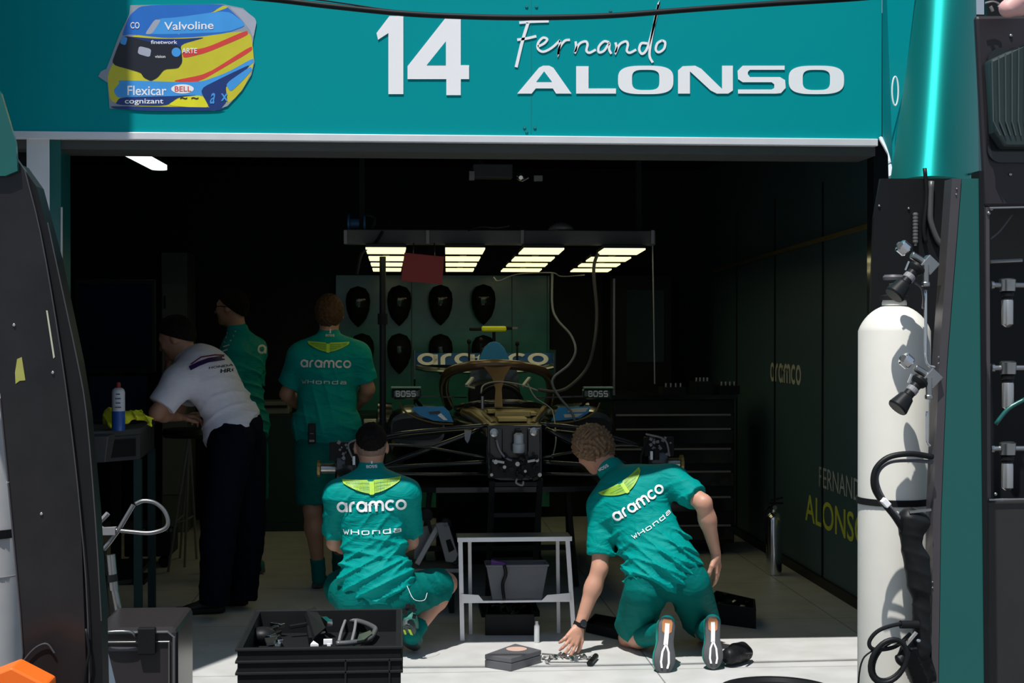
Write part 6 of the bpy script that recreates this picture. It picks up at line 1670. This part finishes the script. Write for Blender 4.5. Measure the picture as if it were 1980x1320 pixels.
# --- squatting crewman on the left
J = dict(head=P(718, 862, 7.70), neck=P(717, 912, 7.66), lsh=P(655, 958, 7.60), rsh=P(784, 955, 7.60), lel=P(648, 1048, 7.74), lwr=P(700, 1066, 7.98), rel=P(793, 1046, 7.74), rwr=P(745, 1066, 7.98),
         pel=P(728, 1138, 7.56), lhip=P(694, 1160, 7.56), rhip=P(770, 1155, 7.56), lkn=P(655, 1130, 7.98), rkn=P(862, 1128, 7.86), lan=P(700, 1238, 7.62), ran=P(797, 1228, 7.58))
pl_l, bvh, K = person('person', 'crewman in teal kit squatting with his back to us behind the black crate', 'person', (J['pel'].x, 7.56, 0), J,
    dict(up=(.0, .10, 1), fw=(0, 1, -.1), hair=('hairdark', .008, .058, .004), stubble=-.018, leg=.86, seed=9, hem=-.08, hemn=(0, .1, -1), w=1.02, collar=.36,
         folds=([(-.45, 0, .9), (-.75, 0, .7), (.3, 0, 1)], 46., .024), lhand=((.5, 1, .2), (0, .2, 1), 1, .6), rhand=((-.5, 1, .2), (0, .2, 1), -1, .6), sleeve=.80))
shirt_marks(pl_l, bvh, (717, 947), (717, 988), (719, 1038), (717, 913), (1, 0, .035), .285, .335, .285, y=7.3)
sole_gr = mat('shoe_green', (.01, .16, .12), .6, var=.3, scale=40)
s1 = shoe(pl_l, P(786, 1212, 7.44), P(799, 1262, 7.68), (.25, .75, .55), sole_gr, mat('sole_dark', (.04, .06, .06), .6), [('sole_line', 'emblem', [(.05, -.012), (.35, -.02), (.6, -.005)], .012), ('sole_line', 'emblem', [(.10, .014), (.30, .012), (.55, .02)], .010)])
s2 = shoe(pl_l, P(700, 1228, 7.48), P(706, 1268, 7.72), (.0, .75, .55), sole_gr, 'grey')
v, f = sdf([Cone(J['rkn'].lerp(J['ran'], .78), J['ran'], .048, .042, .01, [(J['rkn'].lerp(J['ran'], .78), J['rkn'] - J['ran'])]), Cone(J['ran'], P(795, 1225, 7.53), .042, .038, .02)], .007, .01); np_obj('sock', v, f, 'shorts', pl_l)
# keys and radio clipped to the hip
c = P(790, 1178, 7.42)
mb = MB(); random.seed(2)
for i in range(9): mb.box(c + V((random.uniform(-.03, .03), random.uniform(-.01, .01), random.uniform(-.04, .04))), (.018, .012, .022), Matrix.Rotation(random.uniform(0, 3), 3, 'Y'))
mb.build('belt_tools', 'black', pl_l, bevel=.002)
MB().tube([P(787, 1132, 7.45), P(800, 1158, 7.42), P(820, 1160, 7.46), P(826, 1146, 7.5)], .0013, smooth=4).build('earphone_wire', 'white', pl_l)

# --- standing crewman with his back to us
J = dict(head=P(637, 606, 9.50), neck=P(636, 652, 9.48), lsh=P(583, 690, 9.45), rsh=P(690, 688, 9.45), lel=P(554, 762, 9.52), lwr=P(585, 790, 9.74), rel=P(712, 752, 9.50), rwr=P(690, 786, 9.72),
         pel=P(630, 838, 9.45), lhip=P(606, 868, 9.45), rhip=P(655, 868, 9.45), lkn=P(604, 985, 9.42), rkn=P(660, 985, 9.62), lan=P(616, 1102, 9.5), ran=P(655, 1085, 9.85))
ps, bvh, K = person('person', 'crewman in dark teal kit standing upright with his back to us beside the car', 'person', (J['pel'].x, 9.5, 0), J,
    dict(up=(0, 0, 1), fw=(.05, 1, 0), hair=('hairmid', .014, -.030, .005), leg=.92, seed=12, skin='skin2', hem=-.10, w=1.12, ploose=.028, loose=.022,
         folds=([(.3, 0, 1), (1, 0, .3)], 40., .010), lhand=((.4, 1, 0), (0, 0, 1), 1, .6), rhand=((-.4, 1, 0), (0, 0, 1), -1, .6), sleeve=.75, h=.012))
shirt_marks(ps, bvh, (631, 670), (626, 705), (623, 741), (634, 649), (1, 0, -.02), .25, .30, .27, y=9.1, wm_=mat('shaded_white', (.62, .64, .62), .5))  # same white kit lettering, its colour darkened for the shade indoors
for a, b in (((612, 1128, 9.42), (624, 1118, 9.70)), ((652, 1108, 9.78), (658, 1100, 10.04))):
    h0, t0 = G(a[0], 634 + 1.585 * 3000 / a[2]), G(b[0], 634 + 1.585 * 3000 / b[2]); shoe(ps, h0 + V((0, 0, .003)), t0 + V((0, 0, .003)), UP, sole_gr, 'grey')
for a, b in (('lkn', 'lan'), ('rkn', 'ran')):
    v, f = sdf([Cone(J[a].lerp(J[b], .80), J[b], .046, .042, .01, [(J[a].lerp(J[b], .80), J[a] - J[b])]), Cone(J[b], J[b] + V((0, .01, -.05)), .042, .042, .01)], .007, .01); np_obj('sock', v, f, 'shorts', ps)
MB().box(P(603, 838, 9.28), (.045, .035, .12)).build('radio', 'black', ps, bevel=.005)
MB().box(P(603, 852, 9.26), (.03, .006, .012)).box(P(603, 838, 9.26), (.02, .006, .004)).build('radio_mark', 'midgrey', ps)

# --- man in glasses further back, in profile
J = dict(head=P(447, 594, 10.05), neck=P(462, 642, 10.05), lsh=P(452, 682, 9.90), rsh=P(492, 676, 10.18), lel=P(438, 765, 9.86), lwr=P(400, 800, 9.95), rel=P(490, 760, 10.3), rwr=P(455, 800, 10.4),
         pel=P(476, 838, 10.05), lhip=P(470, 868, 9.97), rhip=P(486, 868, 10.12), lkn=P(452, 975, 9.93), rkn=P(492, 975, 10.10), lan=P(448, 1085, 9.95), ran=P(497, 1082, 10.15))
pg, bvh, K = person('person', 'crewman wearing glasses and dark teal shirt standing behind the bending man, facing left', 'person', (J['pel'].x, 10.05, 0), J,
    dict(up=(-.05, 0, 1), fw=(-.95, .30, .02), hair=('hairdark', .016, .012, .004), leg=.92, seed=15, skin='skin2', hem=-.08, w=1.02, loose=.020,
         folds=([(.3, 0, 1),], 40., .010), lhand=((-1, .2, 0), (0, 0, 1), -1, .6), rhand=((-1, .3, 0), (0, 0, 1), 1, .6), sleeve=.78, h=.012))
shg = [c for c in pg.children if c.name.startswith('shirt')][0]
v, f, wd = glyph_run('ar', g_round, .235, 1, .11, .1)
place2d([(p[0] * .042, (p[1] - .5) * .055) for p in v], f, P(487, 676, 9.6), V((1, 0, -.1)), V((0, 0, 1)), MATS['shaded_white'], 'lettering', shg, bvh, (0, 1, 0), .006)
v, f, wd = glyph_run('H', g_tech, .17, 1.3, .3, .1)
place2d([(p[0] * .035, (p[1] - .5) * .03) for p in v], f, P(497, 715, 9.6), V((1, 0, 0)), V((0, 0, 1)), MATS['shaded_white'], 'lettering', shg, bvh, (0, 1, 0), .006)
for k in range(5): place2d(*stroke([(0, 0), (.065 - k * .008, .012)], .008), P(424 - k * .5, 644 + k * 9, 9.6), V((1, 0, 0)), V((0, 0, 1)), MATS['shaded_white'], 'sleeve_stripe', shg, bvh, (0, 1, 0), .006)
q = K['q']
mb = MB()
for e in (-1, 1):
    mb.tube([q(.032 * e + .024 * math.cos(a), .092, .004 + .018 * math.sin(a)) for a in [2 * math.pi * i / 14 for i in range(14)]], .003, 6, True)
    mb.tube([q(.056 * e, .090, .010), q(.078 * e, .04, .010), q(.082 * e, -.005, .004)], .003, 6)
mb.tube([q(-.008, .096, .006), q(.008, .096, .006)], .003, 6).build('glasses', 'blackmatt', pg)
for a, b in (((462, 1120), (425, 1118)), ((512, 1112), (478, 1110))):
    shoe(pg, G(a[0], 634 + 1.6 * 3000 / 10.1) + V((0, 0, .004)), G(b[0] - 38, 634 + 1.6 * 3000 / 10.12) + V((0, 0, .004)), UP, sole_gr, 'grey')

# --- man in the white shirt bending over the bench
J = dict(head=P(340, 652, 8.76), neck=P(364, 704, 8.76), lsh=P(346, 738, 8.58), rsh=P(384, 712, 8.95), lel=P(303, 798, 8.52), lwr=P(342, 806, 8.74), rel=P(345, 790, 9.02), rwr=P(326, 718, 8.98),
         pel=P(463, 832, 8.76), lhip=P(446, 856, 8.62), rhip=P(472, 856, 8.90), lkn=P(424, 1008, 8.60), rkn=P(480, 1008, 8.92), lan=P(414, 1158, 8.60), ran=P(470, 1150, 8.90))
pw, bvh, K = person('person', 'man in white polo shirt and dark trousers bending left over the bench', 'person', (J['pel'].x, 8.75, 0), J,
    dict(up=(-.40, .0, .85), fw=(-.86, .15, -.42), hair=('hairdark', .016, .010, .004), leg=2, seed=22, skin='skin2', shirt='whiteshirt', shortsm=M['navy'], hem=-.06, w=1.12, bend=(.02, 0, .05), loose=.026, ploose=.036,
         folds=([(.3, 0, 1), (.6, .3, 1)], 42., .010), lhand=((1, .5, .0), (0, 0, 1), 1, .7), rhand=((-.1, -.05, 1), (-1, 0, 0), 1, .5), sleeve=.78, hemn=(.85, 0, -.6), blouse=(-.02, 0, -.03)))
shw = [c for c in pw.children if c.name.startswith('shirt')][0]
navy = mat('navy_print', (.03, .01, .09), .5); dred = mat('maroon_print', (.20, .01, .05), .5)
def sm(pl, m, nm, w_=None):
    v, f = stroke([((P(a, b, 8.3) - P(400, 700, 8.3)).x, (P(a, b, 8.3) - P(400, 700, 8.3)).z) for a, b in dense(pl, 3)], w_ / 359.)
    place2d(v, f, P(400, 700, 8.3), V((1, 0, 0)), V((0, 0, 1)), m, nm, shw, bvh, (0, 1, 0), .006)
sm([(355, 714), (372, 705), (390, 698), (418, 694)], navy, 'chest_flash', 9); sm([(356, 706), (375, 692), (400, 688), (425, 690)], dred, 'chest_flash', 2.5)
v, f, wd = bfont('HRC', 1, .02)[0:3]
place2d([(p[0] * .078 / wd, p[1] * .030) for p in v], f, P(413, 724, 8.3), V((1, 0, .08)), V((0, 0, 1)), 'blackmatt', 'lettering', shw, bvh, (0, 1, 0), .006)
v, f, wd = bfont('HONDA', 1, .01)[0:3]
place2d([(p[0] * .115 / wd, p[1] * .018) for p in v], f, P(391, 716, 8.3), V((1, 0, .12)), V((0, 0, 1)), 'blackmatt', 'lettering', shw, bvh, (0, 1, 0), .006)
dsh = mat('dark_shoe', (.02, .018, .018), .5)
shoe(pw, G(436, 634 + 1.6 * 3000 / 8.72) + V((0, 0, .003)), G(340, 634 + 1.6 * 3000 / 8.66) + V((0, 0, .003)), UP, dsh, 'black')
shoe(pw, G(480, 634 + 1.6 * 3000 / 8.95) + V((0, 0, .003)), G(392, 634 + 1.6 * 3000 / 8.93) + V((0, 0, .003)), UP, dsh, 'black')
MB().box(K['q'](0, .075, -.018), (.005, .005, .005)).build('brow', 'hairdark', pw)
